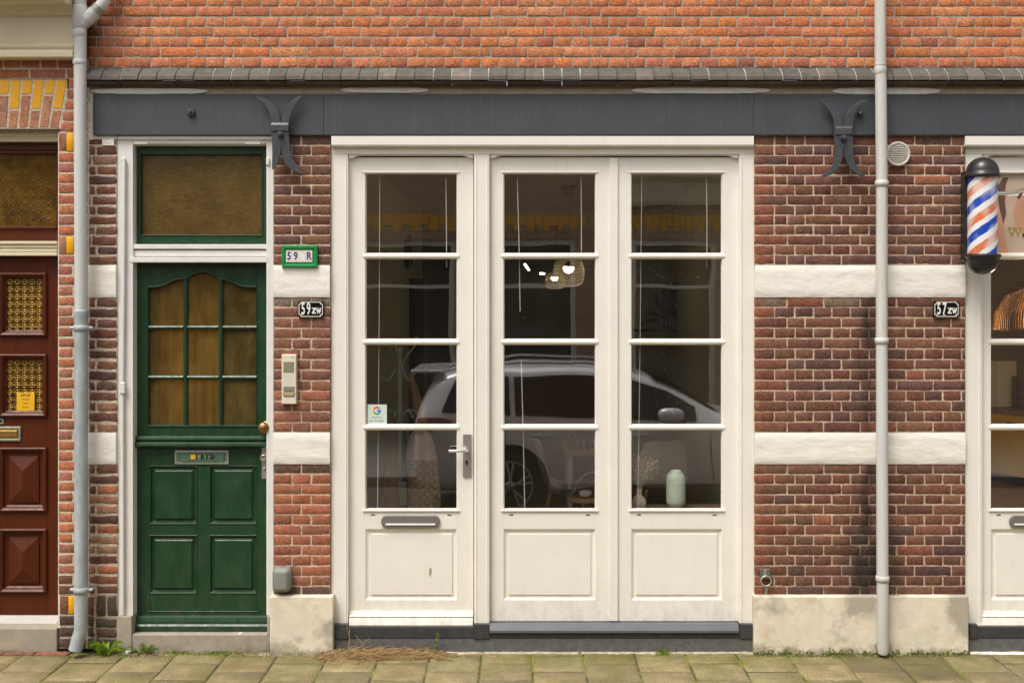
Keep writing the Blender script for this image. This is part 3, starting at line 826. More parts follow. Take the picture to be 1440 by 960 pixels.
# lower leaf
gd.pbox(L + .5, 211.5, 628, B, Y, Y + .045, 'green'); gd.pbox(276.5, 295.5, 628, B, Y, Y + .045, 'green'); gd.pbox(360.5, Rr, 628, B, Y, Y + .045, 'green')
for a, b in ((211.5, 276.5), (295.5, 360.5)):
    for t, u in ((628, 655.5), (735.5, 753), (833, B)):
        gd.pbox(a, b, t, u, Y, Y + .045, 'green')
    for t, u in ((655.5, 735.5), (753, 833)):
        gd.steps(X(a, Y), X(b, Y), Z(u, Y), Z(t, Y), [(-.006, Y - .0004), (-.004, Y - .005), (.001, Y - .004), (.009, Y + .012), (.018, Y + .013), (.030, Y + .002), (.031, Y - .001)], 'green')
gdoor = gd.build('front_door', house, bevel=.0025)
mb = MB()
mb.prof(X(185.5, .05), X(376.5, .05), [(Y, Z(611.5, Y)), (Y - .03, Z(613, Y)), (Y - .034, Z(617, Y)), (Y - .022, Z(619.5, Y)), (Y - .042, Z(621, Y)), (Y - .046, Z(625.5, Y)), (Y - .02, Z(629, Y)), (Y, Z(629, Y))], 'green')
mb.build('middle_moulding', gdoor, bevel=.002)
mb = MB()
mb.prof(X(187, .05), X(376, .05), [(Y, Z(863.5, Y)), (Y - .022, Z(865, Y)), (Y - .030, Z(871, Y)), (Y - .032, Z(875, Y)), (Y - .040, Z(877.5, Y)), (Y - .044, Z(883.5, Y)), (Y - .040, Z(885, Y)), (Y, Z(885, Y))], 'green')
mb.prof(X(207, .08), X(362, .08), [(Y, Z(858.2, Y)), (Y - .006, Z(859, Y)), (Y, Z(860, Y))], 'green')
mb.build('weather_board', gdoor, bevel=.002)
cols = [(211, 257.8), (263.6, 307), (313, 359.5)]
for a, b in cols:
    for t, u in ((380, 458), (463, 528), (533, 598)):
        mb = MB(); Yg = Y + .016
        if t == 380:
            pts = [(X(a - 1, Yg), Z(u + 1, Yg))] + [(X(b + 1, Yg), Z(u + 1, Yg))] + [(X(b + 1 - (b - a + 2) * k / 8, Yg), Z(archy(b + 1 - (b - a + 2) * k / 8) - .5, Yg)) for k in range(9)]
        else: pts = [(X(a - 1, Yg), Z(u + 1, Yg)), (X(b + 1, Yg), Z(u + 1, Yg)), (X(b + 1, Yg), Z(t - 1, Yg)), (X(a - 1, Yg), Z(t - 1, Yg))]
        mb.plate(pts, Yg, Yg + .004, 'amber'); mb.build('pane', gdoor)
mb = MB()   # letter flap
mb.steps(X(246, Y), X(322, Y), Z(652.5, Y), Z(632.5, Y), [(0, Y), (.001, Y - .008), (.012, Y - .010), (.014, Y - .006)], 'tarn', mfill='tarn2')
mb.pbox(254.5, 314.5, 636.5, 648.5, Y - .011, Y - .004, 'tarn2')
mb.pbox(267.5, 315 - 14, 638.7, 645.6, Y - .0125, Y - .010, 'ink')
mb.pbox(268, 275, 639, 645.3, Y - .014, Y - .012, 'yellow'); mb.pbox(286.5, 289.5, 639.5, 645, Y - .014, Y - .012, 'green2')
mb.text('NEE', 279.5 * 0 + X(280.7, Y), Z(640.6, Y), Y - .0135, .016, 'enwhite', xs=.75)
mb.text('reclame', X(280.7, Y), Z(643.6, Y), Y - .0135, .010, 'enwhite', xs=.62)
mb.text('JA', X(288, Y), Z(642, Y), Y - .0145, .018, 'ink', xs=.6)
mb.text('huis aan', X(295.2, Y), Z(640.6, Y), Y - .0135, .010, 'enwhite', xs=.6)
mb.text('huis', X(294.5, Y), Z(643.6, Y), Y - .0135, .010, 'enwhite', xs=.75)
mb.build('letter_slot', gdoor, bevel=.001, seg=1)
mb = MB()
Yk = Y - .0
mb.lathe([(.034, 0), (.036, -.005), (.031, -.010), (.013, -.016), (.012, -.034), (.022, -.044), (.033, -.054), (.037, -.066), (.034, -.078), (.024, -.087), (.001, -.091)], (X(369.5, .0), Yk, Z(602, .0)), 'copper', 28, 'y')
mb.build('door_knob', gdoor)
mb = MB()
mb.pbox(368, 376, 627.5, 673, Y - .010, Y + .001, 'steelbrush')
mb.lathe([(.020, 0), (.022, -.010), (.019, -.020), (.001, -.022)], (X(371.5, Y), Y - .010, Z(642.5, Y)), 'chrome', 22, 'y')
mb.lathe([(.009, 0), (.009, -.004), (.001, -.005)], (X(372.6, Y), Y - .010, Z(659, Y)), 'chrome', 12, 'y'); mb.pbox(372, 373.4, 657.5, 661.5, Y - .016, Y - .014, 'dark')
mb.build('lock_plate', gdoor, bevel=.0015)
# =================================================================== the neighbour on the left
nb = thing('brick_house', 'neighbouring red brick house with cream cornice, yellow glazed arch bricks and mahogany panelled door', 'house', (X(-30), 0, 0))
def ncol(px, py, w):
    if py > 860: return jit((.085, .055, .045), .2)
    if py > 800: return jit((.17, .075, .05), .2)
    c = jit(R.choice([(.40, .15, .085), (.34, .135, .08), (.43, .155, .078), (.36, .15, .10)]), .12)
    return c
NM = (.60, .53, .42)
mb = MB()
courses(mb, 82.5, 124, 213.5, 331.5, 8, [[106]], ncol, mcol=NM, joint=2.8)
courses(mb, 82.5, 124, 358, 836, 33, [[106], [102.5]], ncol, mcol=NM, joint=2.8)
courses(mb, 84, 133, 864, 911, 3, [[106, 122]], ncol, Y=-.002, mcol=(.4, .36, .28), joint=2.8)
for (t, b) in ((185.5, 213.5), (331.5, 358)):
    courses(mb, 82.5, 93, t, b, 1, [[]], ncol, mcol=NM, joint=2.4); courses(mb, 103.5, 124, t, b, 1, [[]], ncol, mcol=NM, joint=2.4)
courses(mb, 84, 95.5, 837, 864, 1, [[]], ncol, mcol=NM, joint=2.4); courses(mb, 105, 133, 837, 864, 1, [[121]], ncol, Y=-.002, mcol=NM, joint=2.4)
for q in range(5): courses(mb, 97 - q * 2.9, 124, 110.5 + 15 * q, 125.5 + 15 * q, 1, [[]], ncol, mcol=NM, joint=2.8)
# left side of its doorway and beyond (outside the frame)
courses(mb, -420, -134, 112, 911, 56, [[-400 + 51 * k for k in range(6)], [-400 + 25.5 * k for k in range(11)]], ncol, mcol=NM, fine=False, wear=0)
# above the arch
courses(mb, -420, 124, 82.5, 111, 2, [[-22, 4, 29.5, 56.5, 80.5, 104], [-11, 41, 92.5]], ncol, mcol=NM, joint=2.4)
mb.box(X(-134), X(82.5), .06, .28, Z(183), Z(112), 'mortar', NM)
# fan of arch bricks, yellow glazed above
n = 15; cxp = -26
def fx(u, row):      # u = -1..1 position along arch; row: 0 bottom, 1 top
    return cxp + u * (109 + 12.5 * row)
def fan(u0, u1, t, b, col, m):
    f = lambda u, py: fx(u, (181 - py) / 69.)
    g = 1.1
    pts = [(f(u0, b) + g, b - g), (f(u1, b) - g, b - g), (f(u1, t) - g, t + g), (f(u0, t) + g, t + g)]
    vs = []; cc = []
    P = [(X(p), Z(q)) for p, q in pts]; cx = sum(p[0] for p in P) / 4; cz = sum(p[1] for p in P) / 4
    vs = [(x, .005, z) for x, z in P] + [(cx + (x - cx) * .86, 0, cz + (z - cz) * .94) for x, z in P] + [(x, .06, z) for x, z in P]
    fs = [(4, 5, 6, 7)] + [(i, (i + 1) % 4, 4 + (i + 1) % 4, 4 + i) for i in range(4)] + [(i, (i + 1) % 4, 8 + (i + 1) % 4, 8 + i) for i in range(4)]
    mb.add(vs, fs, m, col, False)
for k in range(n):
    u0, u1 = -1 + 2 * k / n, -1 + 2 * (k + 1) / n
    cut = 154.5 if k % 2 == 0 else 133.5
    fan(u0, u1, 111.5, cut, (.5, .3, .01), 'glazed'); fan(u0, u1, cut, 181, jit((.42, .20, .12), .1), 'brick')
mb.box(X(-147), X(94), .003, .02, Z(181), Z(112), 'mortar', NM)
for (a, b, t, u) in ((93.5, 103.5, 187, 213), (92.5, 103.5, 332.5, 357), (96, 105, 838, 863)):
    brick(mb, X(a), X(b), Z(u), Z(t), (.6, .3, .01), m='glazed', wear=.0006); mb.box(X(a - 2), X(b + 2), .006, .1, Z(u + 2), Z(t - 2), 'mortar', NM)
mb.box(X(-420), X(124), .03, .28, Z(83), Z(-347), 'mortar', (.3, .1, .05))
mb.build('brick_wall', nb)
# jagged mortar joint where the two houses meet
mb = MB()
for k in range(150):
    py = 110 + k * 5.3; xo = 125 if py < 836 else 133.5
    mb.box(X(xo - 1.6 + R.uniform(-.5, .4)), X(xo + .6 + R.uniform(-.4, .7)), R.uniform(-.003, .001), .06, Z(py + 5.4), Z(py), 'mortar', jit((.5, .44, .36), .15))
mb.build('party_joint', nb)
mb = MB()
Yc = -.11
pts = [(.28, Z(-60)), (-.30, Z(-60, -.3)), (-.30, Z(-10, -.30)), (-.22, Z(-2, -.22)), (-.20, Z(5, -.2)), (-.13, Z(6, -.13)), (-.12, Z(9, -.12)), (-.11, Z(12, -.11)), (-.085, Z(19, -.085)), (-.075, Z(22.5, -.075)), (-.062, Z(23, -.062)), (-.062, Z(61.5, -.062)), (-.078, Z(62.5, -.078)), (-.086, Z(65, -.086)), (-.080, Z(68, -.08)), (-.072, Z(70, -.072)),
       (-.090, Z(71, -.09)), (-.096, Z(74, -.096)), (-.096, Z(80, -.096)), (-.085, Z(82, -.085)), (.28, Z(82.4))]
mb.prof(X(-420), X(103.5, -.08), pts, 'cream'); mb.build('cornice', nb, bevel=.003)

# door frame, fanlight, door
mb = MB(); Y = .09
mb.prof(X(-134), X(81), [(.30, Z(183, .09)), (.09, Z(184, .09)), (.075, Z(187, .08)), (.075, Z(192, .08)), (.09, Z(193, .09)), (.09, Z(199, .09)), (.30, Z(199, .09))], 'cream')
mb.box(X(79.6, .0), X(83.5, 0), .02, .28, Z(884), Z(186), 'plaster')
mb.box(X(-137.5, .0), X(-133, 0), .02, .28, Z(884), Z(186), 'plaster')
for (t, b, yy) in ((339, 343, .085), (344, 348.5, .095), (349.5, 353.5, .10), (354.5, 359.5, .088)):
    mb.box(X(-134, yy), X(80, yy), yy, .2, Z(b, yy), Z(t, yy), 'cream')
mb.box(X(-134, .11), X(80, .11), .11, .2, Z(359.5, .11), Z(339, .11), 'cream')
mb.build('door_frame', nb, bevel=.002)
Y = .14
mb = MB()
def pb(a, b, t, u, Y0=Y, Y1=Y + .04, m='brown'): mb.pbox(a, b, t, u, Y0, Y1, m)
pb(-134, 81, 199, 216); pb(-134, 81, 318, 338.7); pb(-134, -124, 216, 318); pb(78.5, 81, 216, 318)
mb.prof(X(-134, Y), X(81, Y), [(Y, Z(207, Y)), (Y - .015, Z(208, Y)), (Y - .015, Z(210.5, Y)), (Y, Z(212, Y))], 'brown')
mb.prof(X(-124, Y), X(79, Y), [(Y, Z(318, Y)), (Y - .012, Z(319, Y)), (Y - .012, Z(321.5, Y)), (Y, Z(323, Y))], 'brown')
tr = mb.build('transom_window', nb, bevel=.003)
mb = MB(); g0, g1, gz0, gz1 = X(-125, Y + .02), X(79.5, Y + .02), Z(319, Y + .02), Z(215, Y + .02)
mb.box(g0, g1, Y + .022, Y + .026, gz0, gz1, 'amber3')
u = 10.85 * S; xx = X(4.5, Y + .02)      # relief glass: a grid of pressed buttons
k0 = int((g0 - xx) / u) - 1
for i in range(k0, 40):
    for j in range(0, 12):
        cx = xx + i * u; cz = gz1 - (8 + j * 10.85) * S
        if cx < g0 + .01 or cx > g1 - .01 or cz < gz0 + .01: continue
        r = .0085
        mb.lathe([(.001, -.006), (.005, -.0045), (r, 0)], (cx, Y + .022, cz), 'amber3', 8, 'y')
        for q in range(4):
            a = PI / 4 + q * PI / 2; dx, dz = .0165 * math.cos(a), .0165 * math.sin(a)
            mb.lathe([(.0005, -.003), (.0045, 0)], (cx + dx, Y + .022, cz + dz), 'amber3', 5, 'y')
mb.build('pane', tr)

Y = .15
mb = MB()
# frame boards between the framed openings
colsx = [(-119, -53), (0.5, 66)]
rows = [(384, 472), (498, 585), (629, 718), (743, 832)]
xs = [-134] + [q for c in colsx for q in c] + [81]
for a, b in zip(xs[::2], xs[1::2]): pb(a, b, 360, 864, Y, Y + .045)
ys = [360] + [q for r in rows for q in r] + [864]
for a, b in colsx:
    for t, u_ in zip(ys[::2], ys[1::2]): pb(a, b, t, u_, Y, Y + .045)
    for k, (t, u_) in enumerate(rows):
        st = [(-.004, Y), (-.002, Y - .016), (.006, Y - .022), (.020, Y - .012), (.024, Y + .004), (.034, Y + .012)]
        if k < 2: mb.steps(X(a, Y), X(b, Y), Z(u_, Y), Z(t, Y), st, 'brown', fill=False)
        else:
            mb.steps(X(a, Y), X(b, Y), Z(u_, Y), Z(t, Y), st + [(.050, Y + .014), (.052, Y + .004)], 'brown', fill=False)
            i = .052; x0, x1, z0, z1 = X(a, Y) + i, X(b, Y) - i, Z(u_, Y) + i, Z(t, Y) - i
            m_ = (x0 + x1) / 2; h = (x1 - x0) / 2
            mb.add([(x0, Y + .004, z0), (x1, Y + .004, z0), (x1, Y + .004, z1), (x0, Y + .004, z1), (m_, Y - .022, z0 + h), (m_, Y - .022, z1 - h)], [(0, 1, 4), (1, 2, 5, 4), (2, 3, 5), (3, 0, 4, 5)], 'brown')
bd = mb.build('front_door', nb, bevel=.003)
for a, b in colsx:
    for t, u_ in rows[:2]:
        mb = MB(); i = .030; x0, x1, z0, z1 = X(a, Y) + i, X(b, Y) - i, Z(u_, Y) + i, Z(t, Y) - i
        mb.box(x0 - .01, x1 + .01, Y + .022, Y + .026, z0 - .01, z1 + .01, 'amber3')
        nx, nz = 5, 7; w = (x1 - x0) / nx; h = (z1 - z0) / nz
        for p in range(nx):
            for q in range(nz):
                cx, cz = x0 + w * (p + .5), z0 + h * (q + .5)
                ring = [(cx + .0155 * math.cos(v) , Y + .018, cz + .0155 * math.sin(v)) for v in [2 * PI * s_ / 8 for s_ in range(9)]]
                mb.tube(ring, .0028, 'brass', 5)
                mb.tube([(cx - w * .5, Y + .018, cz), (cx + w * .5, Y + .018, cz)], .0015, 'brass', 4)
                mb.lathe([(.0005, -.004), (.005, 0)], (cx, Y + .02, cz), 'brass', 6, 'y')
        mb.build('leaded_pane', bd)
mb = MB()
mb.steps(X(-83, Y), X(30, Y), Z(620, Y), Z(599, Y), [(0, Y), (.002, Y - .010), (.012, Y - .012), (.017, Y - .004)], 'tarn', mfill='brass')
mb.prof(X(-78, Y), X(25, Y), [(Y, Z(603, Y)), (Y - .012, Z(605, Y)), (Y - .014, Z(613, Y)), (Y, Z(615, Y))], 'brass')
mb.build('letter_slot', bd, bevel=.001)
mb = MB(); mb.steps(X(-3, Y), X(5.5, Y), Z(596, Y), Z(588.5, Y), [(0, Y), (.001, Y - .006), (.007, Y - .006), (.009, Y - .002)], 'tarn', mfill='ink'); mb.build('peep_hole', bd)
mb = MB()
mb.prof(X(-134, .12), X(80.5, .12), [(.2, Z(863, .14)), (.15, Z(864.5, .15)), (.115, Z(877, .115)), (.115, Z(878.5, .115)), (.13, Z(879, .13)), (.13, Z(882, .13)), (.2, Z(882, .13))], 'tarn')
M['sillgrey'] = mat('silver_weather_bar', (.36, .33, .31), rough=.45, var=.1)
mb.m = [mb.mi('sillgrey')] * len(mb.m); mb.build('weather_bar', bd, bevel=.002)
mb = MB(); mb.box(X(-140), X(80.5, .02), .015, .28, -.02, Z(883, .015), 'step'); mb.build('doorstep', nb, bevel=.006)
# sticker on the leaded glass
mb = MB(); Ys = Y + .010
mb.plate([(X(23.5, Ys), Z(578, Ys)), (X(48.5, Ys), Z(577, Ys)), (X(48.8, Ys), Z(552, Ys)), (X(42, Ys), Z(551, Ys)), (X(24, Ys), Z(551.5, Ys))], Ys - .002, Ys, 'yellow')
for k, (t, s_) in enumerate((('LET OP', .018), ('buurtpreventie', .010), ('wij bellen', .010), ('bij onraad', .010))):
    mb.text(t, X(36, Ys), Z(555.5 + k * 5.4, Ys), Ys - .003, s_, 'orn' if k else 'ink', xs=.95 if k == 0 else .8)
o = mb.build('sticker', bd)

# =================================================================== rain pipes
def clamp(mb, x, z, Y, r, m, ears=True):
    mb.lathe([(r + .001, -.017), (r + .006, -.015), (r + .006, .015), (r + .001, .017)], (x, Y, z), m, 24)
    if ears:
        for s_ in (-1, 1):
            mb.tube([(x + s_ * (r + .002), Y, z), (x + s_ * (r + .026), Y + .006, z)], .011, m, 8)
            mb.tube([(x + s_ * (r + .022), Y + .01, z), (x + s_ * (r + .022), .0, z)], .005, m, 6)
Yp = -.085
px_ = lambda p: X(p, Yp)
pz_ = lambda p: Z(p, Yp)
lp = thing('drainpipe', 'grey rainwater pipe between the two houses, plastic above and zinc below, with branch at top', 'drainpipe', (px_(113), Yp, 0))
mb = MB()
mb.tube([(px_(112.5), Yp, pz_(-400)), (px_(112.8), Yp, pz_(50)), (px_(113), Yp, pz_(200)), (px_(114), Yp, pz_(438))], .0365, 'pvc', 28)
for (p, t, u, r) in ((112.5, 8, 40, .042), (112, 41, 53, .040), (112.3, 84, 92, .040)):
    mb.lathe([(r - .004, pz_(u) - pz_(t)), (r, pz_(u) - pz_(t) + .004), (r, -.004), (r - .004, 0)], (px_(p), Yp, pz_(t)), 'pvc', 28)
mb.build('upper_pipe', lp)
mb = MB()
mb.tube([(px_(113), Yp, pz_(38)), (px_(122), Yp, pz_(29)), (px_(138), Yp, pz_(13)), (px_(143.5), Yp, pz_(7.5)), (px_(147), Yp, pz_(2)), (px_(148), Yp, pz_(-8)), (px_(148), Yp, pz_(-300))], .036, 'pvc', 24)
mb.tube([(px_(122), Yp, pz_(29)), (px_(134), Yp, pz_(17))], .041, 'pvc', 24)
mb.tube([(px_(134.8), Yp, pz_(16.2)), (px_(141), Yp, pz_(10))], .0395, 'tarn', 24)
mb.build('branch_pipe', lp)
mb = MB()
mb.tube([(px_(114), Yp, pz_(438)), (px_(114.2), Yp, pz_(650)), (px_(114), Yp, pz_(884)), (px_(112), Yp - .004, pz_(892)), (px_(106.8), Yp - .012, pz_(913))], .0385, 'zinc', 28)
mb.build('lower_pipe', lp)
mb = MB(); d = (Vector((px_(106.8), Yp - .012, pz_(913))) - Vector((px_(112), Yp - .004, pz_(892)))).normalized(); e = Vector((px_(106.8), Yp - .012, pz_(913)))
mb.tube([e - d * .004, e + d * .0015], .0345, 'dark', 24); mb.build('pipe_mouth', lp)
mb = MB(); mb.lathe([(.0385, -.105), (.0385, -.06), (.042, -.045), (.043, -.01), (.043, .0), (.040, .002)], (px_(114), Yp, pz_(436)), 'zinc', 28); mb.build('socket', lp)
for py in (461, 829):
    mb = MB(); clamp(mb, px_(114.2), pz_(py), Yp, .0385, 'zinc'); mb.build('pipe_clamp', lp)
rp = thing('drainpipe', 'slim weathered grey drainpipe running full height in front of the wide dark brick pier', 'drainpipe', (px_(1240), Yp, 0))
mb = MB()
mb.tube([(px_(1237.6), Yp, pz_(-400)), (px_(1237.8), Yp, pz_(96)), (px_(1238.6), Yp, pz_(110)), (px_(1240), Yp, pz_(260)), (px_(1239.8), Yp, pz_(480))], .0335, 'pvc2', 24)
mb.lathe([(.034, -.06), (.037, -.05), (.037, -.028), (.035, -.022), (.035, -.010), (.037, -.006), (.035, 0)], (px_(1237.8), Yp, pz_(90)), 'pvc2', 24)
mb.build('upper_pipe', rp)
mb = MB(); mb.tube([(px_(1239.8), Yp, pz_(480)), (px_(1241), Yp, pz_(812)), (px_(1242), Yp, pz_(912)), (px_(1242), Yp + .004, pz_(918))], [.0335, .0345, .034, .030], 'pvc', 24)
mb.build('lower_pipe', rp)
for p, py in ((1240, 258), (1239.8, 479), (1241, 813)):
    mb = MB(); clamp(mb, px_(p), pz_(py), Yp, .034, 'pvc2', ears=False); mb.build('pipe_clamp', rp)

# =================================================================== things fixed to the wall
# tile house number
Y = -.028
mb = MB()
mb.steps(X(396, Y), X(446, Y), Z(376, Y), Z(345, Y), [(-.001, .0), (0, Y + .006), (.004, Y), (.016, Y), (.023, Y + .010)], 'tilegreen', mfill='tilegreen')
o = mb.build('house_number', loc=(X(421), 0, Z(376)), bevel=.0015)
tag(o, 'small green framed tile panel reading 59 R above the upper painted band', 'number sign')
xs = [401.8, 411, 420.3, 429.7, 439]
for k in range(4):
    mb = MB(); a, b = X(xs[k], Y), X(xs[k + 1], Y)
    mb.box(a + .0006, b - .0006, Y + .004, Y + .012, Z(368.7, Y), Z(352, Y), 'tile')
    for zz in (Z(353.3, Y), Z(367.5, Y)):
        for q in range(4):
            x_ = a + (b - a) * (q + .5) / 4
            mb.lathe([(.003 if q in (1, 2) else .0018, -.0006), (.003 if q in (1, 2) else .0018, 0)], (x_, Y + .004, zz), 'orn', 8, 'y')
    ch = '59 R'[k]
    if ch != ' ': mb.text(ch, (a + b) / 2, Z(360.3, Y), Y + .0035, .062, 'navy', xs=.82, bold=.0012)
    if ch == 'R':
        for dx in (-.010, .008): mb.box((a + b) / 2 + dx - .005, (a + b) / 2 + dx + .005, Y + .0028, Y + .0036, Z(360.3, Y) - .0185, Z(360.3, Y) - .0155, 'navy')
    c = mb.build('number_tile', o) if False else None
    WL[o.name] = tuple(o.location)
    mb.build('number_tile', o)

def enamel(xc, num, label):
    Y = -.016; a, b, t, u = xc - 18, xc + 18, 423.2, 446.3
    mb = MB(); x0, x1, z0, z1 = X(a, Y), X(b, Y), Z(u, Y), Z(t, Y)
    mb.box(x0, x1, Y, .0, z0, z1, 'black')
    def rim(i, w, r):
        def outl(i):
            A, B, Cc, Dd = x0 + i, x1 - i, z0 + i, z1 - i; pts = []
            for (cx, cz, a0) in ((B, Dd, 180), (B, Cc, 90), (A, Cc, 0), (A, Dd, 270)):
                seg = []
                for q in range(5):
                    an = math.radians(a0 + 90 * q / 4); seg.append((cx + r * math.cos(an), cz + r * math.sin(an)))
                pts += seg
            return pts
        o_, n_ = outl(i), outl(i + w); k = len(o_)
        mb.add([(p, Y - .0008, q) for p, q in o_] + [(p, Y - .0008, q) for p, q in n_], [(q, (q + 1) % k, k + (q + 1) % k, k + q) for q in range(k)], 'enwhite')
    rim(.0045, .0042, .013)
    for sx in (x0 + .006, x1 - .006):
        for sz in (z0 + .006, z1 - .006): mb.lathe([(.0035, -.003), (.004, 0)], (sx, Y, sz), 'brass', 8, 'y')
    cz = (z0 + z1) / 2
    mb.text(num[0], X(xc - 10.6, Y), cz, Y - .0014, .098, 'enwhite', xs=.50, bold=.0022)
    mb.text(num[1], X(xc - 3.0, Y), cz, Y - .0014, .098, 'enwhite', xs=.50, bold=.0022)
    zx, zw, zt_, zb_ = X(xc + 4.6, Y), .0125, cz + .009, cz - .026
    mb.plate([(zx - zw, zt_), (zx + zw, zt_), (zx + zw, zt_ - .006), (zx - zw * .1, zb_ + .0065), (zx + zw, zb_ + .0065), (zx + zw, zb_), (zx - zw, zb_), (zx - zw, zb_ + .006), (zx + zw * .1, zt_ - .0065), (zx - zw, zt_ - .0065)], Y - .0018, Y - .0008, 'enwhite')
    mb.text('w', X(xc + 11.2, Y), cz - .006, Y - .0014, .060, 'enwhite', xs=.62, bold=.002)
    for dx in (-2.8, 0, 2.8): mb.box(X(xc + 11.2 + dx - 1.1, Y), X(xc + 11.2 + dx + 1.1, Y), Y - .0022, Y - .001, cz + .0065, cz + .009, 'enwhite')
    if num[1] == '7':
        mb.box(X(xc - 4.6, Y), X(xc - 1.4, Y), Y - .0022, Y - .001, cz - .036, cz - .0325, 'enwhite')
    o = mb.build('house_number', loc=(X(xc), 0, z0)); tag(o, label, 'number sign')
enamel(437, '59', 'black enamel plate with white 59 zw on the narrow pier beside the glazed door')
enamel(1331, '57', 'black enamel plate with white 57 zw on the wide pier under the barber pole')

# intercom
Y = -.035
ic = thing('intercom', 'slim ivory door intercom panel on the narrow brick pier beside the green door', 'intercom', (X(406), 0, Z(568)))
mb = MB()
a, b, t, u = X(395.8, Y), X(416.5, Y), Z(498.5, Y), Z(568, Y)
mb.steps(a, b, u, t, [(-.001, .004), (0, Y + .006), (.003, Y), (.05, Y)][:3] + [(.004, Y)], 'ivory')
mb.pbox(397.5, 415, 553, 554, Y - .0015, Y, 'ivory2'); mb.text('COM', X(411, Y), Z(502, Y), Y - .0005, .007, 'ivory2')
mb.build('housing', ic, bevel=.001)
mb = MB(); mb.pbox(398.5, 413.5, 508.5, 523.5, Y - .002, Y + .002, 'oliveglass'); mb.build('camera_window', ic, bevel=.001)
mb = MB()
for i in range(6):
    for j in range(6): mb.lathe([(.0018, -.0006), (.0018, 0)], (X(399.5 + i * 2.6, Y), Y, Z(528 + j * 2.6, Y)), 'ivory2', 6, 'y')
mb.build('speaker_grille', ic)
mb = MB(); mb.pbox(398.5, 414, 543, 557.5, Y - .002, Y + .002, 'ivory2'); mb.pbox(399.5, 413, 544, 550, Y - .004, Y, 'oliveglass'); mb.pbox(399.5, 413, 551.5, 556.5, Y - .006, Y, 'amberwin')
mb.build('bell_button', ic, bevel=.0015)

# round vent
vt = thing('wall_vent', 'round pale plastic louvred vent beside the right drainpipe under the beam', 'vent', (X(1263), 0, Z(217) - .07))
Y = -.02; c = (X(1263.2, Y), Y, Z(216.5, Y))
mb = MB(); mb.lathe([(.072, .02), (.074, .004), (.071, -.004), (.064, -.006), (.059, -.002), (.058, .004)], c, 'ventw', 40, 'y'); mb.build('rim', vt)
mb = MB()
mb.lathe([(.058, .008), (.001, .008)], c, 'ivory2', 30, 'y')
for k in range(10):
    dz = (k - 4.5) * .0108; w = math.sqrt(max(0, .056 ** 2 - dz * dz))
    mb.prof(c[0] - w, c[0] + w, [(Y + .008, c[2] + dz + .0045), (Y - .004, c[2] + dz - .001), (Y - .004, c[2] + dz - .003), (Y + .008, c[2] + dz + .002)], 'ventw')
mb.build('louvre', vt); 
mb = MB(); mb.lathe([(.002, -.001), (.003, 0)], (c[0], Y - .006, c[2] + .0665), 'dark', 8, 'y'); mb.build('screw', vt)

# grey box low on the pier
mb = MB(); Y = -.075
x0, x1, z0, z1 = X(385.5, 0), X(411, 0), Z(829.5, 0), Z(795.5, 0)
def rr(i, Yq, r=.03):
    pts = []
    for cx, cz, a0 in ((x1 - r, z1 - r, 0), (x0 + r, z1 - r, 90), (x0 + r, z0 + r, 180), (x1 - r, z0 + r, 270)):
        for q in range(6):
            an = math.radians(a0 + 90 * q / 5); pts.append((cx + (r - i) * math.cos(an), Yq, cz + (r - i) * math.sin(an)))
    return pts
L_ = [rr(0, .0), rr(0, -.045), rr(.003, -.052), rr(.010, -.055), rr(.013, -.066), rr(.018, -.072), rr(.028, -.073)]
vs = [p for l in L_ for p in l]; n = len(L_[0])
mb.add(vs, [(k * n + i, k * n + (i + 1) % n, (k + 1) * n + (i + 1) % n, (k + 1) * n + i) for k in range(len(L_) - 1) for i in range(n)] + [tuple(range((len(L_) - 1) * n, len(L_) * n))], 'greybox', None, True)
o = mb.build('junction_box', loc=((x0 + x1) / 2, 0, z0)); tag(o, 'rounded grey plastic socket box low on the pier beside the green door', 'socket box')

# ring bracket
rb = thing('ring_bracket', 'small galvanised bracket with hanging ring low on the wide dark pier', 'ring bracket', (X(1076), 0, Z(825)))
mb = MB(); mb.pbox(1069.5, 1083.5, 800, 813.5, -.022, .004, 'galv'); mb.pbox(1074.5, 1078, 801, 808, -.028, -.020, 'steelbrush'); mb.build('bracket', rb, bevel=.002)
mb = MB(); c = (X(1077.5, -.04), Z(816.5, -.04)); mb.tube([(c[0] + .030 * math.cos(a), -.038, c[1] + .030 * math.sin(a)) for a in [2 * PI * k / 24 for k in range(25)]], .0045, 'steelbrush', 8); mb.build('ring', rb)
mb = MB(); mb.pbox(1076, 1079, 826, 838, -.004, .004, 'tarn'); mb.build('pin', rb)

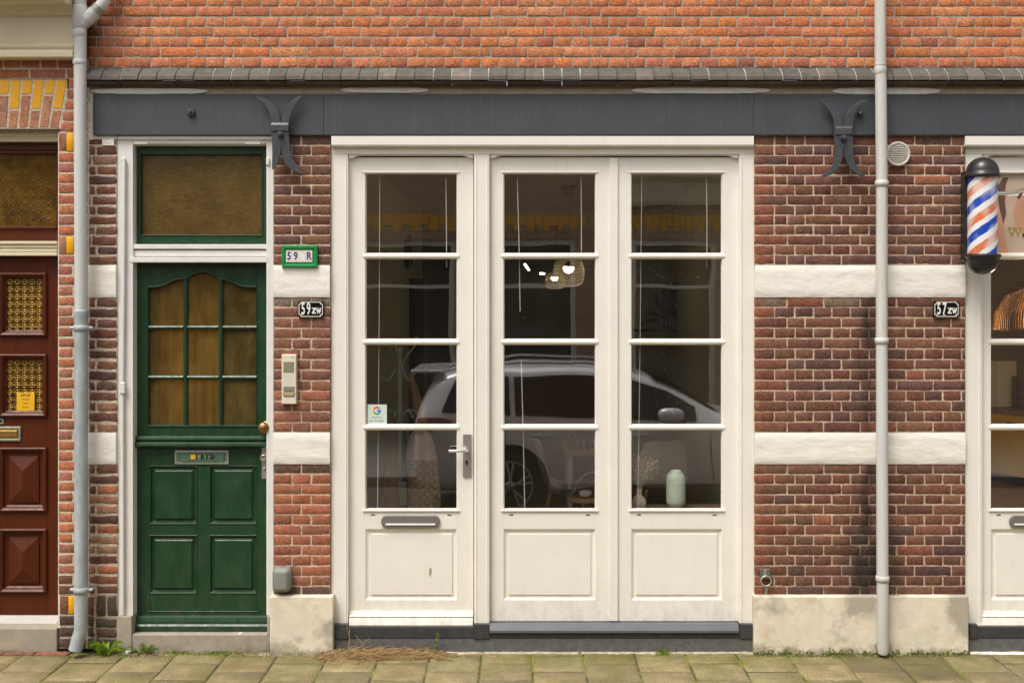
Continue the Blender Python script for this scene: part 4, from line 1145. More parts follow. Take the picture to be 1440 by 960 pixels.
# barber pole
bp = thing('barber_pole', 'black domed barber pole with blue, orange and white spiral stripes', 'barber pole', (X(1382, -.16), -.16, Z(388, -.16)))
Yb = -.16; cx = X(1381.7, Yb); r = 20.3 * S * (D + Yb) / D
z0, z1 = Z(357, Yb), Z(250, Yb)
m = bpy.data.materials.new('spiral_stripes'); m.use_nodes = True; nt = m.node_tree; p = nt.nodes['Principled BSDF']
at = nn(nt, 'ShaderNodeAttribute', attribute_name='Col'); nt.links.new(at.outputs['Color'], p.inputs['Base Color']); p.inputs['Roughness'].default_value = .3
M['stripe'] = m
mb = MB(); na, nz = 96, 130; vs = []; cc = []
WHT, BLU, ORG = (.74, .74, .76), (.012, .06, .42), (.62, .17, .06)
def stripe(a, h):            # a: angle (front = -90 deg, growing to the right), h: height in m
    s_ = h - a / (2 * PI) * .36 + .05
    per = .18; q = (s_ / per) % 1
    fade = fbm(a * 1.3, h * 9, 4)
    if q < .30: c = BLU; c = tuple(v + (w - v) * max(0, min(.5, fade * 1.2 + .10)) for v, w in zip(c, WHT))
    elif .5 < q < .78: c = ORG; c = tuple(v + (w - v) * max(0, min(.5, fade * 1.2 + .12)) for v, w in zip(c, WHT))
    else: c = WHT
    return c
for j in range(nz + 1):
    for i in range(na + 1):
        a = 2 * PI * i / na; h = (z1 - z0) * j / nz
        vs.append((cx + r * math.cos(a - PI / 2), Yb + r * math.sin(a - PI / 2), z0 + h)); aa = (a + PI) % (2 * PI) - PI
        cc.append(stripe(aa * 1.0, h * 1.0))
mb.add(vs, [(j * (na + 1) + i, j * (na + 1) + i + 1, (j + 1) * (na + 1) + i + 1, (j + 1) * (na + 1) + i) for j in range(nz) for i in range(na)], 'stripe', cc, True)
mb.build('striped_cylinder', bp)
def dome(zz, sg, name):
    mb = MB(); k = 25.0 * S * (D + Yb) / D; h0 = 28.5 * S
    pr = [(r * .98, 0), (k * .96, .001 * sg), (k * 1.0, .006 * sg), (k * 1.0, .016 * sg), (k * .96, .022 * sg), (k * .90, .028 * sg)]
    for q in range(1, 12):
        a = PI / 2 * q / 11; pr.append((max(.001, k * .90 * math.cos(a)), (.028 + (h0 - .028) * math.sin(a)) * sg))
    mb.lathe(pr, (cx, Yb, zz), 'blackpl', 40); mb.build(name, bp)
dome(z1, 1, 'upper_dome'); dome(z0, -1, 'lower_dome')
mb = MB(); mb.box(cx - r - .012, cx - r + .012, Yb + .02, Yb + .09, z0 - .04, z1 + .04, 'blackpl'); mb.box(cx - .03, cx + .03, Yb + .06, .02, z1 - .09, z1 - .05, 'blackpl'); mb.box(cx - .03, cx + .03, Yb + .06, .02, z0 + .05, z0 + .09, 'blackpl')
mb.build('wall_bracket', bp, bevel=.003)
mb = MB(); mb.tube([(cx + r * .5, Yb + .06, Z(272, Yb)), (X(1425, -.05), -.05, Z(271, -.05)), (X(1446, 0.02), .03, Z(266, 0))], .012, 'chrome', 12); mb.build('stay_arm', bp)

# poster behind the upper pane of the barber's door
def poster_mat():
    m = bpy.data.materials.new('poster_print'); m.use_nodes = True; nt = m.node_tree; p = nt.nodes['Principled BSDF']
    v = coords(nt, (1, 1, 1)); n = noise_n(nt, v, 4.0, 3, .5)
    c = mixc(nt, ramp(nt, n, .40, .58), (.62, .42, .28), (.60, .55, .48))
    s = nn(nt, 'ShaderNodeSeparateXYZ'); nt.links.new(coords(nt), s.inputs[0])
    hx = math_n(nt, 'ADD', s.outputs[0], ramp(nt, noise_n(nt, coords(nt, (6, 1, 3)), 3, 5, .6), .3, .7, -.02, .02))
    c = mixc(nt, ramp(nt, hx, .055, .045), c, (.15, .09, .06))
    c = mixc(nt, ramp(nt, hx, .02, .012), c, (.52, .40, .30))
    nt.links.new(c, p.inputs['Base Color']); p.inputs['Roughness'].default_value = .4
    return m
M['poster'] = poster_mat()
M['gold'] = mat('gold_print', (.38, .29, .05), rough=.4)
mb = MB(); Yq = .0785
mb.box(X(1394, Yq), X(1523, Yq), Yq, Yq + .003, Z(357.5, Yq), Z(243, Yq), 'poster')
M['skin1'] = mat('printed_skin_tone', (.56, .30, .19), rough=.4, var=.15, vscale=9); M['skin2'] = mat('printed_dark_hair', (.12, .07, .05), rough=.4, var=.3, vscale=40)
def blob(pts, m, dy=.0006): mb.plate([(X(a, Yq), Z(b, Yq)) for a, b in pts], Yq - dy, Yq, m)
blob([(1403, 357), (1398, 330), (1400, 290), (1404, 262), (1412, 255), (1417, 270), (1413, 300), (1412, 325), (1418, 357)], 'skin1', .0008)
blob([(1403, 262), (1411, 249), (1418, 250), (1414, 262), (1413, 285), (1415, 300), (1411, 315), (1407, 300), (1404, 285)], 'skin2', .0012)
blob([(1424, 300), (1430, 282), (1437, 268), (1450, 258), (1480, 255), (1495, 300), (1480, 357), (1440, 330), (1428, 316)], 'skin1', .0007)
blob([(1430, 278), (1437, 266), (1452, 256), (1452, 262), (1440, 270), (1433, 281)], 'skin2', .0012)
blob([(1417, 272), (1440, 270), (1440, 275), (1417, 276)], 'enwhite', .001)
cz = Z(327, Yq)
mb.text('W', X(1427, Yq), cz, Yq - .0018, .082, 'gold', xs=1.0, bold=.0)
for dx in (-6.5, .8, 8): mb.box(X(1427 + dx - 3, Yq), X(1427 + dx + 3, Yq), Yq - .003, Yq - .0015, cz + .0265, cz + .0295, 'gold')
mb.text('elkom', X(1437, Yq), Z(330, Yq), Yq - .0018, .058, 'ink', align='LEFT', xs=.9, bold=.0006)
o = mb.build('poster', loc=(X(1458, Yq), Yq, Z(358, Yq))); tag(o, 'beauty poster with gold lettering behind the top pane next to the barber pole', 'poster')

# review sticker on the first glazed door
Yq = .079
mb = MB()
M['mint'] = mat('mint_white_sticker', (.60, .70, .64), rough=.4)
for nme, c_ in (('g_red', (.75, .045, .03)), ('g_yellow', (.80, .42, .01)), ('g_green', (.02, .33, .07)), ('g_blue', (.04, .18, .75))): M[nme] = mat('print_' + nme[2:], c_, rough=.5)
mb.pbox(516.8, 544, 568.5, 596, Yq - .0008, Yq, 'mint')
cx, cz = X(530, Yq), Z(577.2, Yq); ro, ri = .0245, .0150
def arc(a0, a1, m):
    n = 10; vs = []
    for k in range(n + 1):
        a = math.radians(a0 + (a1 - a0) * k / n)
        vs += [(cx + ro * math.cos(a), Yq - .0016, cz + ro * math.sin(a)), (cx + ri * math.cos(a), Yq - .0016, cz + ri * math.sin(a))]
    mb.add(vs, [(2 * k, 2 * k + 1, 2 * k + 3, 2 * k + 2) for k in range(n)], m)
arc(40, 150, 'g_red'); arc(150, 210, 'g_yellow'); arc(210, 315, 'g_green'); arc(315, 365, 'g_blue')
mb.box(cx, cx + ro, Yq - .0018, Yq - .0009, cz - .005, cz + .0045, 'g_blue')
mb.text('Vind ons', X(530, Yq), Z(586.4, Yq), Yq - .0012, .0165, 'inkgrey'); mb.text('op Google', X(530, Yq), Z(591.2, Yq), Yq - .0012, .021, 'inkgrey')
o = mb.build('sticker', loc=(X(530, Yq), Yq, Z(596, Yq)), recalc=False); tag(o, 'small pale square sticker with multicoloured ring letter on the first glazed door', 'sticker')

# =================================================================== ground
def pave_extra(nt, c, p):
    v = coords(nt)
    sp = ramp(nt, noise_n(nt, v, 95, 4, .7), .30, .72, .55, 1.55)
    c = mixc(nt, 1., c, sp, 'MULTIPLY')
    f = ramp(nt, noise_n(nt, v, 150, 2), .68, .72); c = mixc(nt, math_n(nt, 'MULTIPLY', f, .6), c, (.55, .50, .40))
    f = math_n(nt, 'MULTIPLY', ramp(nt, noise_n(nt, v, 2.6, 7, .72), .46, .62), .62)
    c = mixc(nt, f, c, (.145, .130, .028))
    y = pos_z(nt)[1]
    g = math_n(nt, 'MULTIPLY', ramp(nt, y, -.30, -.02), ramp(nt, noise_n(nt, v, 7, 7, .75), .42, .60))
    return mixc(nt, math_n(nt, 'MULTIPLY', g, .75), c, (.115, .125, .015))
M['paver'] = mat('concrete_paver', attr=True, rough=.85, var=.3, vscale=9, bump=.9, bscale=90, extra=pave_extra, bdist=.006)
def joint_extra(nt, c, p):
    f = ramp(nt, noise_n(nt, coords(nt), 3.5, 5, .7), .46, .56)
    return mixc(nt, f, c, (.19, .23, .02))
M['joint'] = mat('mossy_joint_sand', (.075, .066, .030), rough=.95, var=.3, vscale=60, bump=1., bscale=150, extra=joint_extra)
M['asphalt'] = mat('street_bricks', (.075, .055, .048), rough=.85, var=.3, vscale=30, bump=.6, bscale=90)
M['kerb'] = mat('kerb_stone', (.20, .19, .17), rough=.8, var=.2, vscale=20, bump=.3)
mb = MB(); mb.box(-30, 30, -2.6, .2, -.3, -.006, 'joint'); struct(mb.build('pavement_bed'))
mb = MB()
pw = 71.3 * S; x_l = X(1105.4) - pw * 22
for k in range(36):
    xa = x_l + k * pw; A = (22 - k) % 2 == 0      # column just right of the 1105 joint starts with a joint at .19
    d = .185 if A else .04
    edges = [-.0] + [d + .302 * j for j in range(9)]
    if edges[1] - edges[0] < .06: edges = edges[1:]; 
    yb = 2.6
    y0 = 0.
    lst = [0.] + [d + .302 * j for j in range(9) if d + .302 * j < 2.55] + [2.6]
    for y0, y1 in zip(lst[:-1], lst[1:]):
        if y1 - y0 < .03: continue
        base = jit(R.choice([(.27, .215, .110), (.25, .20, .105), (.285, .23, .12), (.235, .19, .10)]), .10, .015)
        if X(1175) < xa + .1 < X(1330) and y1 < .6: base = tuple(q * .55 for q in base)
        g = .004 + R.uniform(0, .0025); dz = R.uniform(-.002, .002); tx, ty = R.uniform(-.004, .004), R.uniform(-.004, .004)
        if y1 < .6: 
            nx, ny = 6, 6 if y1 - y0 > .15 else 3
        else: nx = ny = 1
        us = [0, .004] + [.004 + (pw - 2 * g - .008) * i / nx for i in range(1, nx)] + [pw - 2 * g - .004, pw - 2 * g]
        ly = y1 - y0 - 2 * g; vs_ = [0, .004] + [.004 + (ly - .008) * i / ny for i in range(1, ny)] + [ly - .004, ly]
        P = []; cc = []
        for i, u in enumerate(us):
            for j, v in enumerate(vs_):
                ed = (i in (0, len(us) - 1)) or (j in (0, len(vs_) - 1))
                x_, y_ = xa + g + u, -(y0 + g + v)
                jx = fbm(x_ * 40, y_ * 40) * .0018
                P.append((x_ + jx, y_ + jx, dz + tx * (u - pw / 2) + ty * (v - ly / 2) - (.005 if ed else 0)))
                w = (.8 if ed else 1) * (.92 + .25 * fbm(x_ * 7, y_ * 7, 2)); cc.append(tuple(q * w for q in base))
        nv = len(vs_)
        mb.add(P, [(i * nv + j, (i + 1) * nv + j, (i + 1) * nv + j + 1, i * nv + j + 1) for i in range(len(us) - 1) for j in range(nv - 1)], 'paver', cc, True)
struct(mb.build('pavement'))
mb = MB()      # red edging bricks in front of the neighbour's step
xx = X(-40)
while xx < X(84):
    w = R.uniform(.19, .21); 
    mb.box(xx + .003, xx + w - .003, -.045, -.002 + .012, -.03, .010 + R.uniform(-.002, .003), 'brick', jit((.24, .11, .075), .15)); xx += w
struct(mb.build('edging_bricks', bevel=.004))
M['bead'] = mat('pale_mortar_bead', (.40, .35, .25), rough=.9, var=.4, vscale=30, bump=1., bscale=80)
mb = MB()      # pale mortar bead along the foot of the shop front
n = 70; vs = []
for k in range(n + 1):
    px = 628 + (1060 - 628) * k / n; w = .004 + .016 * abs(fbm(px * .08, 1)) + (.006 if R.random() < .3 else 0); hh = .010 + .006 * fbm(px * .2, 3)
    vs += [(X(px), .004, max(.004, hh)), (X(px), -w * .7, hh * .8), (X(px), -w * 1.6, -.001)]
mb.add(vs, [(3 * k + i, 3 * k + 3 + i, 3 * k + 4 + i, 3 * k + 1 + i) for k in range(n) for i in range(2)], 'bead', None, True)
mb.build('mortar_bead', house); mb = MB(); vs = []
for k in range(20):
    px = 1363 + 5 * k; hh = .010 + .006 * fbm(px * .2, 3); vs += [(X(px), .004, hh), (X(px), -.012, hh * .8), (X(px), -.026 + .01 * fbm(px * .3, 2), -.001)]
mb.add(vs, [(3 * k + i, 3 * k + 3 + i, 3 * k + 4 + i, 3 * k + 1 + i) for k in range(19) for i in range(2)], 'plaster', None, True)
mb.build('mortar_bead', house)
mb = MB(); mb.box(-30, 30, -2.74, -2.6, -.3, .0, 'kerb'); struct(mb.build('kerb', bevel=.015))
mb = MB(); mb.box(-30, 30, -6.6, -2.74, -.3, -.12, 'asphalt'); struct(mb.build('road'))
mb = MB(); mb.box(-30, 30, -6.74, -6.6, -.3, .0, 'kerb'); struct(mb.build('kerb', bevel=.015))
mb = MB(); mb.box(-30, 30, -11.2, -6.74, -.3, -.002, 'kerb'); struct(mb.build('far_pavement'))
mb = MB(); mb.box(-60, 60, -60, 40, -1, -.31, 'asphalt'); struct(mb.build('ground'))
# =================================================================== inside the shop at 59
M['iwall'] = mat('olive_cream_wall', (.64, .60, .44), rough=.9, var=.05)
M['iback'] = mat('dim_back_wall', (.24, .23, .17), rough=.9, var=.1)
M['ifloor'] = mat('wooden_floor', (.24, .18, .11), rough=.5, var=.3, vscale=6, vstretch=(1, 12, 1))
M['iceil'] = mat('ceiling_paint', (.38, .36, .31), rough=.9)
M['ochre'] = mat('ochre_cloth', (.46, .27, .10), rough=.9, var=.2, vscale=14, bump=.4, bscale=40)
def quilt(nt, c, p):
    tc = nn(nt, 'ShaderNodeTexCoord'); s = nn(nt, 'ShaderNodeSeparateXYZ'); nt.links.new(tc.outputs['Object'], s.inputs[0])
    a = math_n(nt, 'ABSOLUTE', math_n(nt, 'SINE', math_n(nt, 'MULTIPLY', math_n(nt, 'ADD', s.outputs[0], s.outputs[2]), 58), 0), 0)
    b = math_n(nt, 'ABSOLUTE', math_n(nt, 'SINE', math_n(nt, 'MULTIPLY', math_n(nt, 'SUBTRACT', s.outputs[0], s.outputs[2]), 58), 0), 0)
    m_ = math_n(nt, 'MINIMUM', a, b)
    bu = nn(nt, 'ShaderNodeBump'); bu.inputs['Strength'].default_value = 1; bu.inputs['Distance'].default_value = .015
    nt.links.new(ramp(nt, m_, 0, .5), bu.inputs['Height']); nt.links.new(bu.outputs[0], p.inputs['Normal'])
    return mixc(nt, 1., c, ramp(nt, m_, 0, .15, .72, 1.), 'MULTIPLY')
M['quilt'] = mat('quilted_tan_cloth', (.62, .42, .20), rough=.8, extra=quilt)
M['pink'] = mat('pale_pink_cloth', (.72, .56, .48), rough=.9, var=.1)
M['sage'] = mat('sage_painted_metal', (.52, .58, .48), rough=.4)
M['vase'] = mat('mint_glazed_ceramic', (.70, .80, .66), rough=.15, var=.04)
M['vase2'] = mat('cream_ribbed_ceramic', (.72, .62, .46), rough=.4)
M['wood'] = mat('oak_wood', (.50, .32, .17), rough=.5, var=.15, vscale=8, vstretch=(1, 1, 8))
M['shell'] = mat('cream_chair_shell', (.78, .72, .60), rough=.4)
M['dry'] = mat('dried_flowers', (.82, .72, .55), rough=.9, var=.2, vscale=80)
M['leafd'] = mat('dark_leaf', (.018, .034, .014), rough=.4, var=.3, vscale=20)
M['wire'] = mat('fine_wire_shade', (.30, .25, .17), rough=.5)
M['bulb'] = mat('glowing_bulb', (1, .8, .5), emit=((1., .80, .55), 40))
x0, x1, y0, y1, z0, z1 = -1.17, 1.52, .14, 11.2, .15, 3.10
mb = MB(); mb.box(x0 - .1, x0, y0, 6.2, z0, z1, 'iwall'); mb.build('room_wall', house)
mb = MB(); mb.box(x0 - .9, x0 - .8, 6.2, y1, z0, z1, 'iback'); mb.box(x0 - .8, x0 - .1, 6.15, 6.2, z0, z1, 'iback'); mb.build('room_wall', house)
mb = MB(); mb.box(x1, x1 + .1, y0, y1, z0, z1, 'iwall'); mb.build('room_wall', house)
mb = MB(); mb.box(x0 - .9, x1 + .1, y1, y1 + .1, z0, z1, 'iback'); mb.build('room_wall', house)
mb = MB(); mb.box(x0 - .9, x1 + .1, y0, y1, z0 - .05, z0, 'ifloor'); mb.build('room_floor', house)
mb = MB(); mb.box(x0 - .9, x1 + .1, y0, y1, z1, z1 + .05, 'iceil'); mb.build('room_ceiling', house)
def at(px, py, d): return (X(px, d), d, Z(py, d))

# door frames glimpsed at the back
mb = MB()
for (a, b, d) in ((596, 601, 6.1), (575, 580, 5.0)): mb.box(X(a, d), X(b, d), d, d + .06, .15, 2.3, 'iceil' if a > 590 else 'dark')
mb.box(x0, x0 + .06, 4.7, 5.6, .15, 2.3, 'dark'); mb.build('inner_door_frame', house)
def pendant(px, cy, sy, d, lab):
    s = 235.3 * D / (D + d); x = X(px, d); zc = 3.10; zs = Z(sy, d)
    t = thing('pendant_lamp', lab, 'lamp', (x, d, zs - .12), 'pendant lamps in the shop')
    mb = MB(); mb.lathe([(.001, 0), (.066, 0), (.066, -.02), (.052, -.06), (.022, -.10), (.008, -.112), (.001, -.114)], (x, d, zc), 'black', 24); mb.build('canopy', t)
    mb = MB(); mb.tube([(x, d, zc - .1), (x, d, zs + .10)], .003, 'black', 6); mb.build('cable', t)
    mb = MB(); r = .143
    pr = [(.055, .115), (.10, .112), (.125, .09), (.138, .04), (.143, 0), (.138, -.05), (.122, -.09), (.09, -.112), (.05, -.118)]
    n = 34
    for k in range(n):       # basket of fine wires
        a = 2 * PI * k / n
        mb.tube([(x + q * math.cos(a), d + q * math.sin(a), zs + h) for q, h in pr], .0012, 'wire', 3)
    for q, h in pr + [(.133, .065), (.142, .02), (.142, -.025), (.131, -.07)]:
        mb.tube([(x + q * math.cos(a), d + q * math.sin(a), zs + h) for a in [2 * PI * k / 28 for k in range(29)]], .0012, 'wire', 3)
    mb.build('lamp_shade', t)
    mb = MB(); mb.lathe([(.001, .045), (.02, .045), (.022, .0), (.045, -.005)], (x, d, zs + .06), 'black', 16); mb.build('socket', t)
    mb = MB(); mb.lathe([(.045, .01)] + [(max(.001, .046 * math.cos(a)), -.046 * math.sin(a)) for a in [PI / 2 * k / 8 for k in range(9)]], (x, d, zs + .045), 'bulb', 20); mb.build('bulb', t)
pendant(799.5, 262, 384, 3.4, 'nearer and larger glowing wire basket pendant lamp behind the middle glazed door')
pendant(780, 322, 395, 9.6, 'smaller glowing wire basket pendant lamp hanging farther back behind the middle glazed door')

# slim lit tube fixtures on the shop ceiling, deep in the room
M['tube'] = mat('lit_tube', (1, .9, .7), emit=((1., .82, .58), 16))
for (p0, q0, p1_, q1, d, lab) in ((737.5, 371, 744, 380, 7.0, 'short warm tube light glowing left of the basket lamps behind the middle door'), (759, 384.5, 766, 384.8, 8.4, 'tiny warm tube light glowing just left of the smaller basket lamp')):
    a_, b_ = at(p0, q0, d), at(p1_, q1, d); mb = MB(); mb.tube([a_, b_], .012, 'tube', 8); mb.tube([(a_[0], a_[1], a_[2] + .01), (a_[0], a_[1], 3.1)], .003, 'black', 4)
    tag(mb.build('tube_light', loc=a_), lab, 'lamp', 'tube lights in the shop')

# wall clock on the left wall, seen nearly edge-on
mb = MB(); c = (x0, 4.35, Z(354, 4.35)); mb.lathe([(.16, 0), (.165, .05), (.15, .055), (.145, .03), (.001, .03)], c, 'black', 36, 'x')
o = mb.build('wall_clock', loc=c); tag(o, 'thin round black wall clock seen almost edge-on high on the left inner wall', 'clock')

# coat rack
d = 1.25; cx = X(562, d)
cr = thing('coat_rack', 'sage painted metal coat rack with curled hooks and wooden tips behind the first glazed door', 'coat rack', (cx, d, .15))
mb = MB(); mb.tube([(cx, d, .17), (cx, d, Z(488, d))], .017, 'sage', 12); mb.build('pole', cr)
for py in (520, 588):
    for k in range(6):
        a = 2 * PI * k / 6 + .35; ca, sa = math.cos(a), math.sin(a); zz = Z(py, d)
        if py < 560:
            pr = [(.02, .02), (.03, .0), (.07, -.06), (.10, -.07), (.13, -.05), (.14, -.02)] if k % 2 else [(.02, .0), (.03, .06), (.07, .12), (.11, .17), (.12, .22)]
        else: pr = [(.02, -.02), (.03, .03), (.07, .06), (.11, .05), (.13, .02)]
        mb = MB(); P = [(cx + r_ * ca, d + r_ * sa, zz + h) for r_, h in pr]; mb.tube(P, .007, 'sage', 8)
        mb.lathe([(.001, -.014), (.010, -.010), (.014, 0), (.010, .010), (.001, .014)], P[-1], 'wood', 12); mb.build('hook', cr)
mb = MB()
for k in range(4):
    a = PI / 4 + PI / 2 * k; mb.tube([(cx, d, .40), (cx + .12 * math.cos(a), d + .12 * math.sin(a), .34), (cx + .25 * math.cos(a), d + .25 * math.sin(a), .16)], .012, 'sage', 8)
mb.build('foot', cr); mb = MB(); mb.box(cx - .05, cx + .05, d - .03, d + .03, .66, .82, 'sage'); mb.build('collar', cr, bevel=.004)

def coat(pts, d, depth, m, name, lab, m2=None, cut=None):
    """hanging cloth: pts = (row px, left px, right px)"""
    mb = MB(); n = 28; vs = []; K = len(pts)
    for (py, a, b) in pts:
        xa, xb = X(a, d), X(b, d); c = (xa + xb) / 2; w = (xb - xa) / 2
        for k in range(n):
            t = 2 * PI * k / n
            rip = 1 + .22 * math.sin(5 * t + py * .02) + .12 * math.sin(9 * t + py * .05); w_ = w * (1 + .05 * math.sin(py * .11 + 3 * t))
            vs.append((c + w_ * math.cos(t), d + depth * math.sin(t) * rip, Z(py, d)))
    f = [(i * n + k, i * n + (k + 1) % n, (i + 1) * n + (k + 1) % n, (i + 1) * n + k) for i in range(K - 1) for k in range(n)]
    if m2:
        s_ = cut * n; mb.add(vs, f[:s_], m2, None, True); mb.f += []
        o_ = 0; mb.add(vs, f[s_:], m, None, True)
    else: mb.add(vs, f, m, None, True)
    o = mb.build(name, loc=(X(pts[0][1], d), d, Z(pts[-1][0], d))); tag(o, lab, 'coat'); return o
coat([(604, 553, 557), (640, 545, 558), (680, 536, 560), (714, 530, 562), (760, 526, 562)], d - .05, .06, 'ochre', 'coat', 'ochre coat hanging left of the coat rack pole')
coat([(597, 586, 590), (603, 583, 600), (612, 577, 607), (628, 572, 611), (645, 571, 614), (662, 574, 617), (700, 575, 619), (730, 572, 620), (790, 570, 622)], d - .08, .09, 'quilt', 'coat', 'tan quilted coat with pale pink top hanging right of the coat rack pole', 'pink', 4)
coat([(524, 574, 579), (545, 577, 588), (575, 580, 597), (605, 583, 603)], d + .1, .03, 'ochre', 'scarf', 'brown scarf hanging from an upper hook of the coat rack')
coat([(600, 566, 571), (640, 565, 573), (720, 566, 574)], d + .05, .03, 'dark', 'bag_strap', 'thin dark bag strap hanging beside the coat rack pole')

# chairs
def chair(px, py_top, d, rot, lab):
    s = 235.3 * D / (D + d)
    t = thing('shell_chair', lab, 'chair', (X(px, d), d, .15), 'cream shell chairs in the shop')
    t.rotation_euler.z = rot
    WL[t.name] = (0, 0, 0)
    prof_ = [(-.05, .83), (-.015, .80), (.01, .72), (.03, .62), (.06, .52), (.11, .45), (.19, .42), (.30, .42), (.42, .44), (.47, .43)]
    wd = [.10, .16, .19, .205, .22, .225, .23, .23, .21, .17]
    mb = MB(); n = 14; vs = []
    for (x_, z_), w in zip(prof_, wd):
        for k in range(n + 1):
            u = -1 + 2 * k / n; vs.append((x_ + .05 * u * u * (1 if z_ > .5 else .3), u * w, z_ + .04 * u * u * (0 if z_ > .5 else 1)))
    q = len(vs); vs += [(v[0] + .012 * (1 if v[2] > .5 else .2), v[1], v[2] + (.012 if v[2] <= .5 else .003)) for v in vs]
    f = [(i * (n + 1) + k, (i + 1) * (n + 1) + k, (i + 1) * (n + 1) + k + 1, i * (n + 1) + k + 1) for i in range(len(prof_) - 1) for k in range(n)]
    mb.add(vs, f + [tuple(q + a for a in g)[::-1] for g in f], 'shell', None, True); mb.build('seat_shell', t, recalc=False)
    for sx, ex in ((.12, .04), (.36, .44)):
        for sy in (-1, 1):
            mb = MB(); mb.tube([(sx, sy * .12, .42), (ex, sy * .22, 0)], [.014, .009], 'wood', 10); mb.build('leg', t)
    return t
chair(752, 612, 2.35, 0, 'cream shell chair with wooden legs at the desk behind the middle glazed door')
chair(936, 610, 2.3, PI * .56, 'cream shell chair turned sideways, dim behind the vases of the last glazed door')
# desk
d = 2.14
dk = thing('desk', 'wooden desk on white legs behind the middle glazed door', 'desk', (X(793, d), d, .15))
mb = MB(); mb.box(X(793, d), .74, d, d + .65, Z(641, d), Z(633.5, d), 'wood'); mb.build('desk_top', dk, bevel=.004)
for xx in (X(802, d), .66):
    for yy in (d + .08, d + .57): mb = MB(); mb.tube([(xx, yy, .15), (xx, yy, Z(641, d))], .022, 'enwhite', 14); mb.build('leg', dk)
def simple(pr, px, py, d, m, name, lab, cat):
    mb = MB(); c = at(px, py, d); mb.lathe(pr, c, m, 18); return tag(mb.build(name, loc=c), lab, cat)
d = 2.2
M['kraft'] = mat('brown_leather', (.28, .15, .08), rough=.7, var=.15)
c = at(806, 634, d)
mb = MB(); mb.box(c[0] - .04, c[0] + .035, d, d + .1, c[2], c[2] + .10, 'kraft'); mb.tube([(c[0] - .03, d + .05, c[2] + .1), (c[0] + .0, d + .05, c[2] + .19), (c[0] + .02, d + .05, c[2] + .1)], .004, 'enwhite', 6)
tag(mb.build('gift_bag', loc=c, bevel=.004), 'small brown bag with white handle standing on the desk edge', 'bag')
for k, (px, h, m_) in enumerate(((817, .09, 'darkstone'), (826, .11, 'black'), (833, .07, 'darkstone'))):
    simple([(.018, 0), (.02, .01), (.02, h * .6), (.008, h * .75), (.008, h)], px, 634, d + .08 * k, m_, 'bottle', ['short grey bottle nearest the bag on the desk', 'tall black bottle between two grey ones on the desk', 'small grey bottle nearest the right edge of the middle pane on the desk'][k], 'bottle')
d = 1.6; c = (X(825, d), d, .15)
st = thing('side_table', 'low round wooden side table on thin legs under the desk', 'table', c)
zt = Z(700, d)
mb = MB(); mb.lathe([(.135, -.018), (.14, -.012), (.14, 0), (.001, .001)], (c[0], d, zt), 'wood', 36); mb.build('table_top', st)
for k in range(3):
    a = 2 * PI * k / 3 + .5; mb = MB(); mb.tube([(c[0] + .08 * math.cos(a), d + .08 * math.sin(a), zt - .015), (c[0] + .12 * math.cos(a), d + .12 * math.sin(a), .15)], .008, 'wood', 8); mb.build('leg', st)
simple([(.03, 0), (.045, .008), (.05, .03), (.04, .045), (.001, .048)], 823, 698, d, 'enwhite', 'bowl', 'small white covered bowl on the round side table', 'bowl')
mb = MB(); d = 1.9; P = [at(p, q, d) for p, q in ((806, 692), (813, 676), (822, 667), (834, 663), (846, 668), (850, 690), (848, 720))]; mb.tube(P, .006, 'enwhite', 8)
tag(mb.build('cable', loc=P[0]), 'white looping cable arching below the desk top', 'cable')

# ledge with vases behind the last door
sb = thing('sideboard', 'low dark shelf unit right behind the last glazed door, under the vases', 'sideboard', (X(950, .2), .2, .15))
mb = MB(); mb.box(X(875, .2), X(1040, .2), .145, .42, .79, .815, 'ifloor'); mb.build('shelf', sb, bevel=.003)
for xx in (X(880, .2), X(1035, .2)): mb = MB(); mb.box(xx - .02, xx + .02, .16, .40, .15, .79, 'ifloor'); mb.build('side_panel', sb)
d = .26; c = (X(950.3, d), d, .815); k = 1.0
mb = MB(); mb.lathe([(.026, 0), (.032, .004), (.034, .012), (.050, .022), (.059, .042), (.060, .06), (.060, .19), (.057, .205), (.045, .222), (.035, .228), (.034, .238), (.028, .238), (.028, .22)], c, 'vase', 40)
tag(mb.build('vase', loc=c), 'pale mint ceramic lantern-shaped vase behind the last glazed door', 'vase')
d = .24; c = (X(898.5, d), d, .815)
vz = thing('vase', 'small cream ribbed vase holding dried gypsophila behind the last glazed door', 'vase', c)
mb = MB(); mb.lathe([(.026, 0), (.040, .012), (.046, .034), (.044, .055), (.032, .075), (.019, .088), (.017, .11), (.021, .125), (.016, .125), (.014, .1)], c, 'vase2', 30)
mb.build('vase_body', vz)
mb = MB(); rr_ = random.Random(3)
for k in range(60):
    a = rr_.uniform(0, 2 * PI); lean = rr_.uniform(.01, .085); h = rr_.uniform(.10, .215)
    bx = c[0] + .03 + (lean * math.cos(a)) * 1.1; by = d + lean * .5 * math.sin(a); bz = c[2] + .115 + h
    if k % 4 == 0: mb.tube([(c[0] + .004 * math.cos(a), d, c[2] + .1), ((c[0] + bx) / 2 - .004, (d + by) / 2, c[2] + .12 + h * .5), (bx, by, bz)], .0009, 'dry', 4)
    for q in range(9):
        o_ = Vector((rr_.gauss(0, .017), rr_.gauss(0, .014), rr_.gauss(0, .018))); s_ = rr_.uniform(.0018, .0040); p_ = Vector((bx, by, bz)) + o_
        mb.add([p_ + Vector(v) * s_ for v in ((1, 0, 0), (-1, 0, 0), (0, 1, 0), (0, -1, 0), (0, 0, 1), (0, 0, -1))], [(0, 2, 4), (2, 1, 4), (1, 3, 4), (3, 0, 4), (2, 0, 5), (1, 2, 5), (3, 1, 5), (0, 3, 5)], 'dry')
